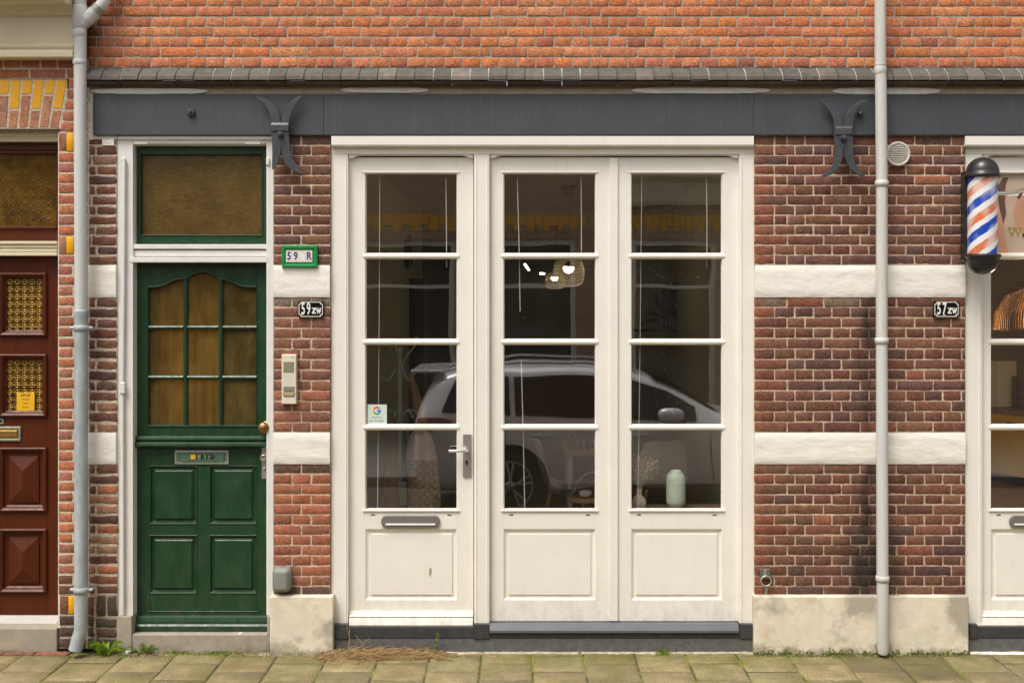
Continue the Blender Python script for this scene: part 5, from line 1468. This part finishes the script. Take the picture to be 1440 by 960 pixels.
o = mb.build('dried_flowers', loc=(c[0], d, c[2] + .12), recalc=False); tag(o, 'spray of tiny cream dried flowers standing in the small ribbed vase', 'flowers')

# potted plant and shelf deep on the right
d = 4.8
mb = MB(); mb.box(X(890, d), X(1010, d), d, d + .3, Z(466, d), Z(464, d), 'dark'); mb.build('wall_shelf', house)
c = at(938, 464, d); pt = thing('potted_plant', 'dark strap-leaved pot plant on the shelf behind the last glazed door', 'plant', c)
mb = MB(); mb.lathe([(.035, 0), (.05, .10), (.045, .10), (.001, .09)], c, 'black', 16); mb.build('pot', pt)
mb = MB()
def leaf(mb, P, w, m):
    P = [Vector(p) for p in P]; n = len(P); vs = []
    for i, p in enumerate(P):
        t = (P[min(i + 1, n - 1)] - P[max(i - 1, 0)]).normalized(); sd = t.cross(Vector((0, 1, .2))).normalized(); ww = w * math.sin(PI * (i + .35) / (n + .2))
        vs += [p - sd * ww, p + Vector((0, .15 * ww, 0)), p + sd * ww]
    mb.add(vs, [(3 * i + k, 3 * i + 3 + k, 3 * i + 4 + k, 3 * i + 1 + k) for i in range(n - 1) for k in range(2)], m, None, True)
for (ex, ez, w) in ((-.20, .10, .02), (-.12, .26, .03), (-.02, .36, .035), (.07, .38, .03), (.16, .30, .03), (.36, .30, .035), (.28, .12, .02), (-.26, -.02, .018), (.12, .42, .02)):
    leaf(mb, [(c[0] + ex * q, d + .03 * q, c[2] + .09 + ez * q - .10 * q * q * abs(ex) * 4 * .3 + .02) for q in (0, .2, .4, .6, .8, 1.)], w, 'leafd')
mb.build('leaves', pt, recalc=False)

# =================================================================== hallway behind the green door
mb = MB(); a0, a1 = X(185, .1), X(378, .1)
mb.box(a0 - .1, a0, .16, 4, 0, 3.1, 'iwall'); mb.box(a1, a1 + .06, .16, 4, 0, 3.1, 'iwall'); mb.box(a0, a1, 4, 4.1, 0, 3.1, 'iwall'); mb.box(a0, a1, .16, 4, -.05, .0, 'ifloor'); mb.box(a0, a1, .16, 4, 3.1, 3.15, 'iceil')
mb.build('hall_wall', house)
M['net'] = mat('ochre_net_curtain', (.85, .62, .24), rough=.9, var=.12, vscale=9, vstretch=(4, 1, .3))  # ochre cloth added behind the door glass to lighten its left and middle panes
mb = MB(); vs = []
for k in range(61):
    x_ = X(203) + (X(299) - X(203)) * k / 60; y_ = .20 + .012 * math.sin(k * .7) + .004 * math.sin(k * 1.9)
    vs += [(x_, y_, 1.2), (x_, y_, 2.5)]
mb.add(vs, [(2 * k, 2 * k + 2, 2 * k + 3, 2 * k + 1) for k in range(60)], 'net', None, True)
tag(mb.build('curtain', loc=(X(250), .2, 1.2), recalc=False), 'ochre curtain hanging behind the left and middle columns of amber panes in the green door', 'curtain')
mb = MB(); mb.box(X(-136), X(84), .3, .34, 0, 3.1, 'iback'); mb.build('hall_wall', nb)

# =================================================================== barber's shop inside
M['amberwall'] = mat('amber_counter_panel', (.85, .50, .012), rough=.5, var=.06)
M['rattan'] = mat('rattan_strips', (.085, .034, .008), spec=.1, rough=.9, var=.3, vscale=30)
M['bulb2'] = mat('warm_ceiling_lamp', (1, .7, .4), emit=((1., .80, .52), 1000))
bx0, bx1 = X(1366), X(1700)
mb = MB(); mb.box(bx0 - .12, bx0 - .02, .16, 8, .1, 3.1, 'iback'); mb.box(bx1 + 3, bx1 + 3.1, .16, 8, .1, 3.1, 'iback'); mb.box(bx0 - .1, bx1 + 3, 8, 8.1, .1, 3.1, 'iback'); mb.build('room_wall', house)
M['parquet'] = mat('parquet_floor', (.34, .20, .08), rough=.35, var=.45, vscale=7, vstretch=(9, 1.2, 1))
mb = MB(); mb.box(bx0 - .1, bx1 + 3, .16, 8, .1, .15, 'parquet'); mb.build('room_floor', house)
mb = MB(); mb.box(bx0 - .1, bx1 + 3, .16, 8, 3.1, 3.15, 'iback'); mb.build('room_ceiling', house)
A_, B_ = Vector((X(1372, 5.7), 5.7, 0)), Vector((X(1560, 4.2), 4.2, 0)); dr = (B_ - A_).normalized(); bk = Vector((-dr.y, dr.x, 0))
def slab(mb, u0, u1, f0, f1, z0, z1, m):
    P = [A_ + dr * u + bk * f for u, f in ((u0, f0), (u1, f0), (u1, f1), (u0, f1))]
    mb.add([(p.x, p.y, z0) for p in P] + [(p.x, p.y, z1) for p in P], [(0, 1, 2, 3)[::-1], (4, 5, 6, 7), (0, 1, 5, 4), (1, 2, 6, 5), (2, 3, 7, 6), (3, 0, 4, 7)], m)
ct = thing('counter', 'amber fronted barber counter with dark wooden top inside the right shop', 'counter', (A_.x, A_.y, .15))
LL = (B_ - A_).length
mb = MB(); slab(mb, 0, LL, 0, .5, .24, .88, 'amberwall'); mb.build('front_panel', ct)
mb = MB(); slab(mb, -.04, LL + .04, -.04, .53, .88, .925, 'ifloor'); mb.build('counter_top', ct, bevel=.004)
mb = MB(); slab(mb, 0, LL, .03, .47, .15, .24, 'dark'); mb.build('kick_board', ct)
mb = MB(); slab(mb, .42, .62, -.006, 0, .72, .80, 'ink'); mb.build('name_plate', ct)
mb = MB(); slab(mb, .02, .19, .12, .4, .925, 1.42, 'shell'); tag(mb.build('cabinet', loc=(A_.x, A_.y, .925), bevel=.004), 'pale cabinet standing on the barber counter at the left of the door pane', 'cabinet')
for k, (u, w_, h, m_) in enumerate(((.30, .05, .34, 'darkstone'), (.42, .07, .46, 'bluestone'), (.56, .06, .38, 'black'))):
    mb = MB(); slab(mb, u, u + w_, .2, .26, .925, .925 + h, m_); p_ = A_ + dr * u
    tag(mb.build('bottle', loc=(p_.x, p_.y, .925), bevel=.012), ['narrow grey bottle beside the pale cabinet in the barber shop', 'tall grey-blue bottle in the middle of the barber counter', 'black bottle at the right on the barber counter'][k], 'bottle')
c = at(1470, 452, 1.1)
bl = thing('rattan_lamp', 'large amber rattan pendant lamp glowing behind the right glazed door', 'lamp', c)
mb = MB()
for k in range(120):
    a = 2 * PI * k / 120
    mb.tube([(c[0] + q * math.cos(a), c[1] + q * math.sin(a), c[2] + h) for q, h in ((.05, .30), (.16, .27), (.28, .19), (.35, .06), (.36, -.06))], .004, 'rattan', 4)
mb.build('lamp_shade', bl)
mb = MB(); mb.tube([(c[0], c[1], c[2] + .2), (c[0], c[1], 3.1)], .004, 'black', 6); mb.build('cable', bl)
mb = MB(); mb.lathe([(.001, .06), (.03, .04), (.04, 0), (.03, -.03), (.001, -.04)], (c[0], c[1], c[2] - .10), 'bulb2', 16); mb.build('bulb', bl)

# =================================================================== weeds, moss and straw at the foot of the wall
M['weed'] = mat('fresh_weed_leaf', (.20, .32, .025), rough=.55, var=.3, vscale=40)
M['weed2'] = mat('dull_weed_leaf', (.19, .25, .05), rough=.6, var=.3, vscale=40)
M['straw'] = mat('dry_straw', (.46, .31, .14), rough=.9, var=.4, vscale=60)
M['soil'] = mat('brown_litter', (.15, .085, .04), rough=.95, var=.4, vscale=60, bump=1., bscale=120)
M['moss'] = mat('moss', (.075, .10, .012), rough=.95, var=.5, vscale=50, bump=1., bscale=160)
rw = random.Random(11)
def rosette(px, d, n, L, name, lab, m, up=.5, w=.012, seed=0):
    mb = MB(); cx, cy = X(px, -d), -d
    for k in range(n):
        a = 2 * PI * k / n * 1.618 * 1.7 + rw.uniform(-.3, .3); l = L * rw.uniform(.6, 1.1); e = rw.uniform(.25, 1.) * up
        P = [(cx + l * q * math.cos(a), cy + l * q * math.sin(a) * .9, .004 + l * e * math.sin(q * 2.1) ) for q in (0, .2, .4, .6, .8, 1.)]
        leaf(mb, P, w * rw.uniform(.7, 1.2), m)
        if k % 2 == 0:     # toothed side lobes
            for q in (.35, .55, .75):
                for s_ in (-1, 1):
                    b = Vector(P[int(q * 5)]); dv = Vector((math.cos(a + s_ * 1.0), math.sin(a + s_ * 1.0), .2)) * l * .22
                    leaf(mb, [b, b + dv * .5, b + dv], w * .45, m)
    o = mb.build(name, loc=(cx, cy, 0), recalc=False); tag(o, lab, 'weed'); return o
rosette(151, .045, 24, .112, 'weed', 'bright green leafy weed growing beside the bent drainpipe foot', 'weed', .85)
rosette(196, .02, 16, .07, 'weed', 'feathery green weed at the left corner of the doorstep', 'weed2', .9, .006)
rosette(209, .03, 18, .062, 'weed', 'taller feathery weed leaning against the front of the doorstep', 'weed2', 1.1, .006)
def tuft(px, d, n, h, name, lab, m='weed', spread=.05):
    mb = MB(); cx, cy = X(px, -d), -d
    for k in range(n):
        bx, by = cx + rw.gauss(0, spread), cy + rw.gauss(0, .008); a = rw.uniform(0, 2 * PI); l = h * rw.uniform(.4, 1.1)
        leaf(mb, [(bx + l * .5 * q * q * math.cos(a), by - abs(l * .4 * q * q * math.sin(a)), l * q) for q in (0, .35, .7, 1.)], .0022, m)
    o = mb.build(name, loc=(cx, cy, 0), recalc=False); tag(o, lab, 'grass tuft')
tuft(255, .02, 60, .022, 'grass_tuft', 'short grass tuft under the left half of the doorstep')
tuft(306, .022, 90, .024, 'grass_tuft', 'wider grass tuft under the right half of the doorstep', spread=.06)
tuft(934, .03, 60, .035, 'grass_tuft', 'small bright grass tuft at the stone base below the last glazed door', spread=.022)
tuft(815, .02, 10, .014, 'grass_tuft', 'tiny green shoot at the stone base below the middle glazed door', spread=.012)
tuft(1262, .06, 9, .03, 'grass_tuft', 'few grass blades on wet paving beside the right drainpipe foot', spread=.02)
sp = thing('weed', 'thin upright weed stem rising from the straw below the first glazed door', 'weed', (X(614, -.05), -.05, 0))
mb = MB(); cx, cy = X(613, -.05), -.05
stem = [(cx, cy, 0), (cx + .004, cy, .05), (cx + .010, cy, .10), (cx + .012, cy - .005, .135)]; mb.tube(stem, .0018, 'weed2', 5); mb.build('stem', sp)
mb = MB()
for k in range(44):
    q = .25 + .75 * k / 44; b = Vector((cx + .012 * q, cy - .004 * q, .135 * q)); a = rw.uniform(0, 2 * PI); l = .017 * (1.2 - q * .6)
    leaf(mb, [b, b + Vector((math.cos(a) * l * .5, math.sin(a) * l * .5, l * .35)), b + Vector((math.cos(a) * l, math.sin(a) * l, l * .5))], .0026, 'weed2')
mb.build('leaves', sp, recalc=False)
# straw heap: nobody could count the stalks
mb = MB()
for k in range(1600):
    u = rw.betavariate(1.3, 1.5); px = 438 + u * 190; hgt = math.sin(PI * min(1, max(0, u * .95 + .03))) ** .6
    dd = min(.2, abs(rw.gauss(0, .05)) + .012) * (.6 + .8 * (1 - abs(u - .3))); zz = rw.uniform(0, .036) * hgt * (1 - dd * 3.5)
    a = rw.gauss(0, .75); l = rw.uniform(.02, .10)
    p = Vector((X(px, -dd), -dd - .01, max(.002, zz) + .003)); dv = Vector((math.cos(a) * l, math.sin(a) * l * .35, rw.gauss(.0, .012)))
    if p.y + dv.y > -.006: dv.y = 0
    mid = p + dv * .5 + Vector((rw.gauss(0, .004), rw.gauss(0, .004), rw.uniform(0, .010)))
    e = p + dv; e.z = max(.002, e.z)
    mb.tube([p, mid, e], rw.uniform(.0007, .0018), 'straw' if rw.random() < .8 else 'soil', 3)
for (a, b) in (((489, .02, .0), (492, .02, .17)), ((493, .03, .0), (487, .02, .19)), ((497, .03, .0), (520, .02, .10)), ((520, .03, .03), (540, .06, .055)), ((470, .03, .02), (462, .06, .06)), ((560, .05, .02), (572, .05, .055)), ((500, .04, .12), (515, .06, .02))):
    p, q = Vector((X(a[0], -a[1]), -a[1], a[2])), Vector((X(b[0], -b[1]), -b[1], b[2])); mb.tube([p, (p + q) / 2 + Vector((.004, 0, .01)), q], .0013, 'straw', 4)
o = mb.build('dry_straw', loc=(X(520), -.04, 0), recalc=False); tag(o, 'heap of dry brown straw and roots along the foot of the first glazed door', 'straw'); o['kind'] = 'stuff'
# litter and moss strip
mb = MB()
for k in range(1500):
    px = rw.choice([rw.uniform(170, 470), rw.uniform(430, 700), rw.uniform(1060, 1380), rw.uniform(120, 240)]); dd = min(.3, abs(rw.gauss(0, .04)) + .003) + (.012 if 176 < px < 376 else .045 if (379 < px < 468 or 1060 < px < 1362) else 0)
    s_ = rw.uniform(.0012, .0045); c = Vector((X(px, -dd), -dd, .004)); m_ = rw.choice(['soil', 'soil', 'straw', 'soil', 'plaster'] if s_ < .003 else ['soil', 'straw'])
    pts = [c + Vector((math.cos(a) * s_ * rw.uniform(.6, 1.3), math.sin(a) * s_ * rw.uniform(.5, 1.), 0)) for a in (0, 1.3, 2.5, 3.8, 5.1)]
    mb.add(pts + [c + Vector((0, 0, s_ * .7))], [(i, (i + 1) % 5, 5) for i in range(5)], m_)
o = mb.build('leaf_litter', recalc=False); tag(o, 'crumbs of soil, straw and plaster scattered along the foot of the wall', 'litter'); o['kind'] = 'stuff'
mb = MB()
for k in range(2600):
    r_ = rw.random()
    if r_ < .55: px = rw.uniform(1062, 1362); dd = .046 + abs(rw.gauss(0, .012)); zz = max(.0, rw.gauss(0.006, .012)) if rw.random() < .6 else 0
    elif r_ < .7: px = rw.uniform(166, 186); dd = .02 + abs(rw.gauss(0, .02)) if px > 176 else .03 + abs(rw.gauss(0, .02)); zz = 0
    elif r_ < .85: px = rw.uniform(178, 376); dd = .014 + abs(rw.gauss(0, .008)); zz = 0
    else: px = rw.uniform(122, 175); dd = abs(rw.gauss(0.005, .025)); zz = 0
    if fbm(px * .07, 2.) < -.05 and rw.random() < .8: continue
    s_ = rw.uniform(.003, .008); c = Vector((X(px, -dd), -dd, zz + .002))
    if zz: c.y = -.046
    pts = [c + Vector((math.cos(a) * s_, math.sin(a) * s_ * .6, -.002)) for a in (0, 1.05, 2.1, 3.15, 4.2, 5.25)]
    mb.add(pts + [c + Vector((0, 0, s_ * .6))], [(i, (i + 1) % 6, 6) for i in range(6)], 'moss', None, True)
o = mb.build('moss', recalc=False); tag(o, 'dark green moss cushions along plinth, doorstep and drainpipe feet', 'moss'); o['kind'] = 'stuff'
# crumpled cap and shell fragments by the step
mb = MB(); c = (X(181, -.03), -.03, .012); mb.lathe([(.015, 0), (.018, .004), (.018, .016), (.014, .022), (.001, .022)], (c[0], c[1], .004), 'pvc', 16)
tag(mb.build('crumpled_foil', loc=c), 'small pale plastic scrap lying at the left corner of the doorstep', 'litter')
mb = MB(); cx = X(371, -.10)
for k in range(9):
    a = rw.uniform(0, PI); r_ = rw.uniform(.012, .03); b = Vector((cx + rw.uniform(-.03, .03), -.06 + rw.uniform(-.02, .01), .004))
    leaf(mb, [b, b + Vector((math.cos(a) * r_ * .5, -.004, .012)), b + Vector((math.cos(a) * r_, -.006, .006))], .010, 'paperleaf' if 'paperleaf' in M else 'dry')
tag(mb.build('dead_leaf', loc=(cx, -.06, 0), recalc=False), 'curled dead leaves caught between doorstep and plinth block', 'leaf')
mb = MB(); c = (X(337, -.1), -.1, 0); mb.lathe([(.011, 0), (.012, .003), (.008, .006), (.001, .006)], (X(338, -.07), -.07, Z(887, -.02)), 'enwhite', 9)
tag(mb.build('pebble', loc=(X(338, -.07), -.07, Z(887, -.02))), 'little white pebble lying on top of the doorstep', 'pebble')

# =================================================================== across the street: what the panes mirror
M['fbrick'] = bpy.data.materials.new('far_brick'); m = M['fbrick']; m.use_nodes = True; nt = m.node_tree; p = nt.nodes['Principled BSDF']
tc = nn(nt, 'ShaderNodeTexCoord'); s = nn(nt, 'ShaderNodeSeparateXYZ'); nt.links.new(tc.outputs['Object'], s.inputs[0]); cmb = nn(nt, 'ShaderNodeCombineXYZ'); nt.links.new(s.outputs[0], cmb.inputs[0]); nt.links.new(s.outputs[2], cmb.inputs[1])
bt = nn(nt, 'ShaderNodeTexBrick'); nt.links.new(cmb.outputs[0], bt.inputs['Vector'])
bt.inputs['Scale'].default_value = 1; bt.inputs['Brick Width'].default_value = .22; bt.inputs['Row Height'].default_value = .062; bt.inputs['Mortar Size'].default_value = .006
bt.inputs['Color1'].default_value = (.46, .27, .17, 1); bt.inputs['Color2'].default_value = (.36, .20, .13, 1); bt.inputs['Mortar'].default_value = (.5, .42, .33, 1); nt.links.new(bt.outputs[0], p.inputs['Base Color']); p.inputs['Roughness'].default_value = .9
M['brickfar'] = M['fbrick']
M['fglass'] = mat('far_window_glass', (.03, .03, .028), rough=.08)
YF = -11.1
fh = thing('brick_house', 'brick houses across the street with yellow arch bricks, mirrored in the shop panes', 'house', (0, YF, 0))
ops = [(-5.6, -3.6), (-3.05, -1.12), (-.72, .77), (1.62, 2.96), (3.6, 5.2)]
mb = MB(); edges = [-14] + [q for o_ in ops for q in o_] + [14]
for a, b in zip(edges[::2], edges[1::2]): mb.box(a, b, YF - .3, YF, 0, 2.98, 'fbrick')
mb.box(-14, 14, YF - .3, YF, 2.98, 5.3, 'fbrick')
mb.build('wall', fh)
for a, b in ops:
    mb = MB(); n = 16; c = (a + b) / 2; w = (b - a) / 2 + .1
    for k in range(n):
        u0, u1 = -1 + 2 * k / n, -1 + 2 * (k + 1) / n; g = .006; zc = 3.20 if k % 2 else 3.12
        f = lambda u, z: c + u * (w + (z - 2.98) * .25)
        for z0_, z1_, m_ in ((2.99, zc - g, 'brickfar'), (zc + g, 3.36, 'glazed')):
            mb.plate([(f(u0, z0_) + g, z0_), (f(u1, z0_) - g, z0_), (f(u1, z1_) - g, z1_), (f(u0, z1_) + g, z1_)], YF + .012, YF - .01, 'glazed' if m_ == 'glazed' else 'fbrick')
    mb.build('arch', fh)
    mb = MB(); mb.box(a, b, YF - .2, YF - .06, 2.90, 2.98, 'white'); mb.box(a, a + .08, YF - .2, YF - .06, .1, 2.9, 'white'); mb.box(b - .08, b, YF - .2, YF - .06, .1, 2.9, 'white'); mb.box(a + .08, b - .08, YF - .2, YF - .05, 2.22, 2.28, 'white')
    mb.box(a + .08, b - .08, YF - .16, YF - .14, .1, 2.9, 'fglass'); mb.build('window', fh)
mb = MB()
mb.prof(1.35, 3.4, [(YF - .1, 3.5), (YF + .12, 3.5), (YF + .14, 3.56), (YF + .06, 3.62), (YF + .06, 3.85), (YF + .2, 3.93), (YF + .2, 3.98), (YF - .1, 3.98)], 'cream'); mb.build('cornice', fh)
mb = MB(); mb.box(-14.2, 14.2, YF - 4, YF + .15, 5.3, 5.5, 'darkstone'); mb.box(-14, 14, YF - 4, YF - 3.9, 0, 5.3, 'fbrick'); mb.build('roof', fh)

# =================================================================== silver car parked in the street
car = thing('parked_car', 'silver estate car parked in the street, seen as a reflection in the glazed doors', 'car', (1.1, -5.5, -.12))
M['silver'] = mat('silver_car_paint', (.80, .82, .85), rough=.30, metal=.1, coat=.8)
M['cglass'] = mat('dark_car_glass', (.008, .009, .009), rough=.03, spec=.8)
M['tyre'] = mat('tyre_rubber', (.012, .012, .012), rough=.8)
M['alloy'] = mat('alloy_wheel', (.42, .42, .43), rough=.3, metal=.7)
M['redlamp'] = mat('tail_lamp', (.30, .12, .10), rough=.12)
G0 = -.12; YC = -5.52; HW = .91
# stations along x: (x, half width, z bottom, z belt, z roof, roof half width)
ST = [(-1.16, .70, .42, .86, .90, .62), (-1.13, .80, .32, .96, 1.02, .64), (-1.05, .86, .26, 1.04, 1.29, .60), (-.90, .89, .24, 1.05, 1.45, .60), (-.6, .905, .22, 1.04, 1.505, .62), (0, .91, .20, 1.02, 1.53, .635), (.6, .91, .20, 1.00, 1.52, .635), (1.05, .91, .20, .985, 1.48, .63), (1.45, .91, .20, .975, 1.35, .63), (1.80, .91, .20, .965, 1.17, .66), (2.02, .905, .20, .96, 1.03, .70), (2.4, .90, .20, .92, .98, .72), (2.9, .88, .22, .86, .90, .70), (3.25, .82, .26, .74, .80, .62), (3.42, .70, .34, .60, .64, .52)]
def sect(st):
    x, w, zb, zl, zr, wr = st; L = []
    L = [(-1, 0, zb)] ; pts = [(w * .80, zb), (w * .97, zb + .06), (w, zb + .22), (w * 1.0, (zb + zl) / 2 + .1), (w * .985, zl - .07), (w * .95, zl), (wr + (w * .95 - wr) * .45, zl + (zr - zl) * .5), (wr + .02, zr - min(.06, (zr - zl) * .2)), (wr * .85, zr - .012), (wr * .45, zr + .006)]
    return [(x, YC + y, G0 + z) for y, z in pts] + [(x, YC - y, G0 + z) for y, z in pts[::-1]]
mb = MB(); SS = [sect(s_) for s_ in ST]; n = len(SS[0])
vs = [p for s_ in SS for p in s_]
f = [(i * n + k, i * n + (k + 1) % n, (i + 1) * n + (k + 1) % n, (i + 1) * n + k) for i in range(len(SS) - 1) for k in range(n)]
mb.add(vs, f + [tuple(range(n)), tuple(range((len(SS) - 1) * n, len(SS) * n))[::-1]], 'silver', None, True)
body = mb.build('body', car); sub = body.modifiers.new('s', 'SUBSURF'); sub.levels = 1; sub.render_levels = 2
def stat(x):
    for a, b in zip(ST[:-1], ST[1:]):
        if a[0] <= x <= b[0]:
            t = (x - a[0]) / (b[0] - a[0]); return [p_ + (q_ - p_) * t for p_, q_ in zip(a, b)]
    return list(ST[-1] if x > 0 else ST[0])
def sy(x, z):         # half width of the greenhouse at height z (above the road)
    _, w, zb, zl, zr, wr = stat(x)
    t = max(0, min(1, (z - zl) / max(.01, zr - zl)))
    return (w * .95 + (wr + .02 - w * .95) * t) if z > zl else w * (1 - .05 * max(0, (z - zl + .07) / .07)) if z > zl - .07 else w
def sheet(mb, fx, x0, x1, lo, hi, m, side, off=.012, nx=24, nz=6):
    vs = []
    for i in range(nx + 1):
        x = x0 + (x1 - x0) * i / nx
        for j in range(nz + 1):
            z = lo(x) + (hi(x) - lo(x)) * j / nz; vs.append((x, YC + side * (sy(x, z) + off), G0 + z))
    mb.add(vs, [(i * (nz + 1) + j, (i + 1) * (nz + 1) + j, (i + 1) * (nz + 1) + j + 1, i * (nz + 1) + j + 1) for i in range(nx) for j in range(nz)], m, None, True)
topz = lambda x: min(1.405 + .03 * math.sin((x + .7) * 1.1), stat(x)[4] - .09)
for side in (1, -1):
    for (a, b) in ((-.86, -.17), (-.12, .70), (.76, 1.72)):
        mb = MB()
        hi = (lambda x: max(stat(x)[3] + .03, min(topz(x), 1.05 + (x + .88) * 2.4))) if a < -.5 else (lambda x: max(stat(x)[3] + .02, topz(x)))
        sheet(mb, None, a, b, lambda x: stat(x)[3] + .015, hi, 'cglass', side); mb.build('side_window', car, recalc=False)
    mb = MB()
    P = [(x, YC + side * (stat(x)[5] - .02), G0 + stat(x)[4] + .022 * min(1, max(0, (x + .95) * 5), max(0, (1.1 - x) * 4))) for x in [-.95 + 2.05 * k / 16 for k in range(17)]]
    mb.tube(P, .011, 'alloy', 8); mb.build('roof_rail', car)
    mb = MB(); c = (1.44, YC + side * 1.03, G0 + 1.06)
    vs = []; 
    for q in range(9):
        t = PI * q / 8
        for k in range(14):
            a = 2 * PI * k / 14; vs.append((c[0] - .13 * math.cos(t), c[1] + .09 * math.sin(t) ** .7 * math.cos(a) if 0 < q < 8 else c[1], c[2] + .082 * math.sin(t) ** .6 * math.sin(a) if 0 < q < 8 else c[2]))
    mb.add(vs, [(i * 14 + k, i * 14 + (k + 1) % 14, (i + 1) * 14 + (k + 1) % 14, (i + 1) * 14 + k) for i in range(8) for k in range(14)], 'silver', None, True)
    mb.box(1.40, 1.60, YC + side * .80, YC + side * 1.0, G0 + .965, G0 + 1.02, 'blackpl'); mb.build('wing_mirror', car)
    mb = MB()      # door gaps
    for xs_ in (-.22, .72, 1.86):
        P = [(xs_ + (.10 * max(0, .55 - z) if xs_ > 1 else -.25 * max(0, .55 - z) if xs_ < 0 else 0), YC + side * (sy(xs_, z) + .002), G0 + z) for z in [.32 + .64 * k / 10 for k in range(11)]]
        mb.tube(P, .0035, 'blackpl', 4)
    for xs_ in (.05, 1.0): mb.tube([(xs_, YC + side * (HW + .0), G0 + .84), (xs_ + .05, YC + side * (HW + .025), G0 + .845), (xs_ + .17, YC + side * (HW + .025), G0 + .845), (xs_ + .22, YC + side * (HW), G0 + .84)], .010, 'silver', 6)
    mb.build('door_trim', car)
    mb = MB(); mb.box(.35, 2.0, YC + side * (HW - .03), YC + side * (HW + .008), G0 + .25, G0 + .36, 'blackpl'); mb.build('sill_strip', car, bevel=.01)
    for wx in (-.17, 2.52):
        mb = MB(); sg = side
        mb.lathe([(.40, -.10 * sg), (.40, .004 * sg), (.36, .006 * sg), (.001, .006 * sg)], (wx, YC + sg * HW, G0 + .36), 'dark', 36, 'y'); mb.build('wheel_arch', car)
        w = MB(); c = (wx, YC + sg * HW, G0 + .335)
        w.lathe([(.25, .02 * sg), (.31, .030 * sg), (.33, .018 * sg), (.335, -.02 * sg), (.335, -.18 * sg), (.25, -.2 * sg)], c, 'tyre', 40, 'y')
        wo = w.build('wheel', car)
        w = MB(); w.tube([(wx + .235 * math.cos(a), c[1] + .022 * sg, c[2] + .235 * math.sin(a)) for a in [2 * PI * k / 40 for k in range(41)]], .012, 'alloy', 8)
        for k in range(5):
            a = 2 * PI * k / 5 + .3
            for da in (-.16, .16): w.tube([(wx + .05 * math.cos(a), c[1] + .035 * sg, c[2] + .05 * math.sin(a)), (wx + .23 * math.cos(a + da), c[1] + .022 * sg, c[2] + .23 * math.sin(a + da))], .014, 'alloy', 6)
        w.lathe([(.05, .02 * sg), (.05, .045 * sg), (.001, .05 * sg)], c, 'alloy', 20, 'y'); w.build('rim', car)
    mb = MB(); mb.plate([(-1.13, G0 + .84), (-.78, G0 + .92), (-.72, G0 + .97), (-.86, G0 + 1.02), (-1.10, G0 + 1.01)], YC + side * .885, YC + side * .80, 'redlamp'); mb.build('tail_light', car, bevel=.02)
    mb = MB(); mb.plate([(3.28, G0 + .60), (2.95, G0 + .70), (2.9, G0 + .80), (3.2, G0 + .76)], YC + side * .845, YC + side * .75, 'alloy'); mb.build('headlight', car, bevel=.02)
mb = MB(); vs = []      # windscreen
for x, z in ((1.30, 1.455), (1.55, 1.345), (1.80, 1.185), (1.98, 1.06)):
    st_ = stat(x); vs += [(x, YC + q * (st_[5] * .93), G0 + stat(x)[4] + .012) for q in (-1, -.5, 0, .5, 1)]
mb.add(vs, [(5 * i + k, 5 * i + k + 1, 5 * i + 6 + k, 5 * i + 5 + k) for i in range(3) for k in range(4)], 'cglass', None, True); mb.build('windscreen', car, recalc=False)
mb = MB(); mb.prof(-1, 1, [(0, 0), (0, 0), (0, 0)], 'silver') if False else None
mb.box(-1.20, -.86, YC - .58, YC + .58, G0 + 1.45, G0 + 1.48, 'silver'); mb.build('roof_spoiler', car, bevel=.012)

# =================================================================== light and camera
sc = bpy.context.scene
w = bpy.data.worlds.new('World'); sc.world = w; w.use_nodes = True; nt = w.node_tree; bg = nt.nodes['Background']
sky = nt.nodes.new('ShaderNodeTexSky'); sky.sky_type = 'NISHITA'; sky.sun_disc = False
EL, AZ = math.radians(60), math.radians(216)
sky.sun_elevation = EL; sky.sun_rotation = AZ; sky.air_density = 1.0; sky.dust_density = 5.0; sky.ozone_density = 1.0
hs = nt.nodes.new('ShaderNodeHueSaturation'); hs.inputs['Saturation'].default_value = .30
mx = nt.nodes.new('ShaderNodeMix'); mx.data_type = 'RGBA'; mx.blend_type = 'MULTIPLY'; mx.inputs[0].default_value = 1; mx.inputs[7].default_value = (1.03, 1.0, .96, 1)
nt.links.new(sky.outputs[0], hs.inputs['Color']); nt.links.new(hs.outputs[0], mx.inputs[6]); nt.links.new(mx.outputs[2], bg.inputs[0])
bg.inputs[1].default_value = .14
l = bpy.data.lights.new('Sun', 'SUN'); l.energy = 1.5; l.angle = math.radians(24); l.color = (1, .95, .87)
lo = bpy.data.objects.new('Sun', l); C.objects.link(lo)
sd = Vector((math.sin(AZ) * math.cos(EL), math.cos(AZ) * math.cos(EL), math.sin(EL)))   # towards the sun
lo.rotation_euler = sd.to_track_quat('Z', 'Y').to_euler(); lo.location = (0, -5, 12)
cam = bpy.data.cameras.new('Camera'); co = bpy.data.objects.new('Camera', cam); C.objects.link(co); sc.camera = co
co.location = (0, -D, EYE); co.rotation_euler = (PI / 2, 0, 0)
cam.sensor_width = 36; cam.lens = 36 * D / (1440 * S); cam.clip_start = .05; cam.clip_end = 500
cam.shift_x = (720 - XC) / 1440; cam.shift_y = -(480 - YH) / 1440
sc.view_settings.view_transform = 'Standard'; sc.view_settings.look = 'None'; sc.view_settings.exposure = 0.52; sc.view_settings.gamma = 1
sc.cycles.max_bounces = 8; sc.cycles.transparent_max_bounces = 12; sc.cycles.caustics_reflective = False; sc.cycles.caustics_refractive = False
sc.cycles.sample_clamp_indirect = 6
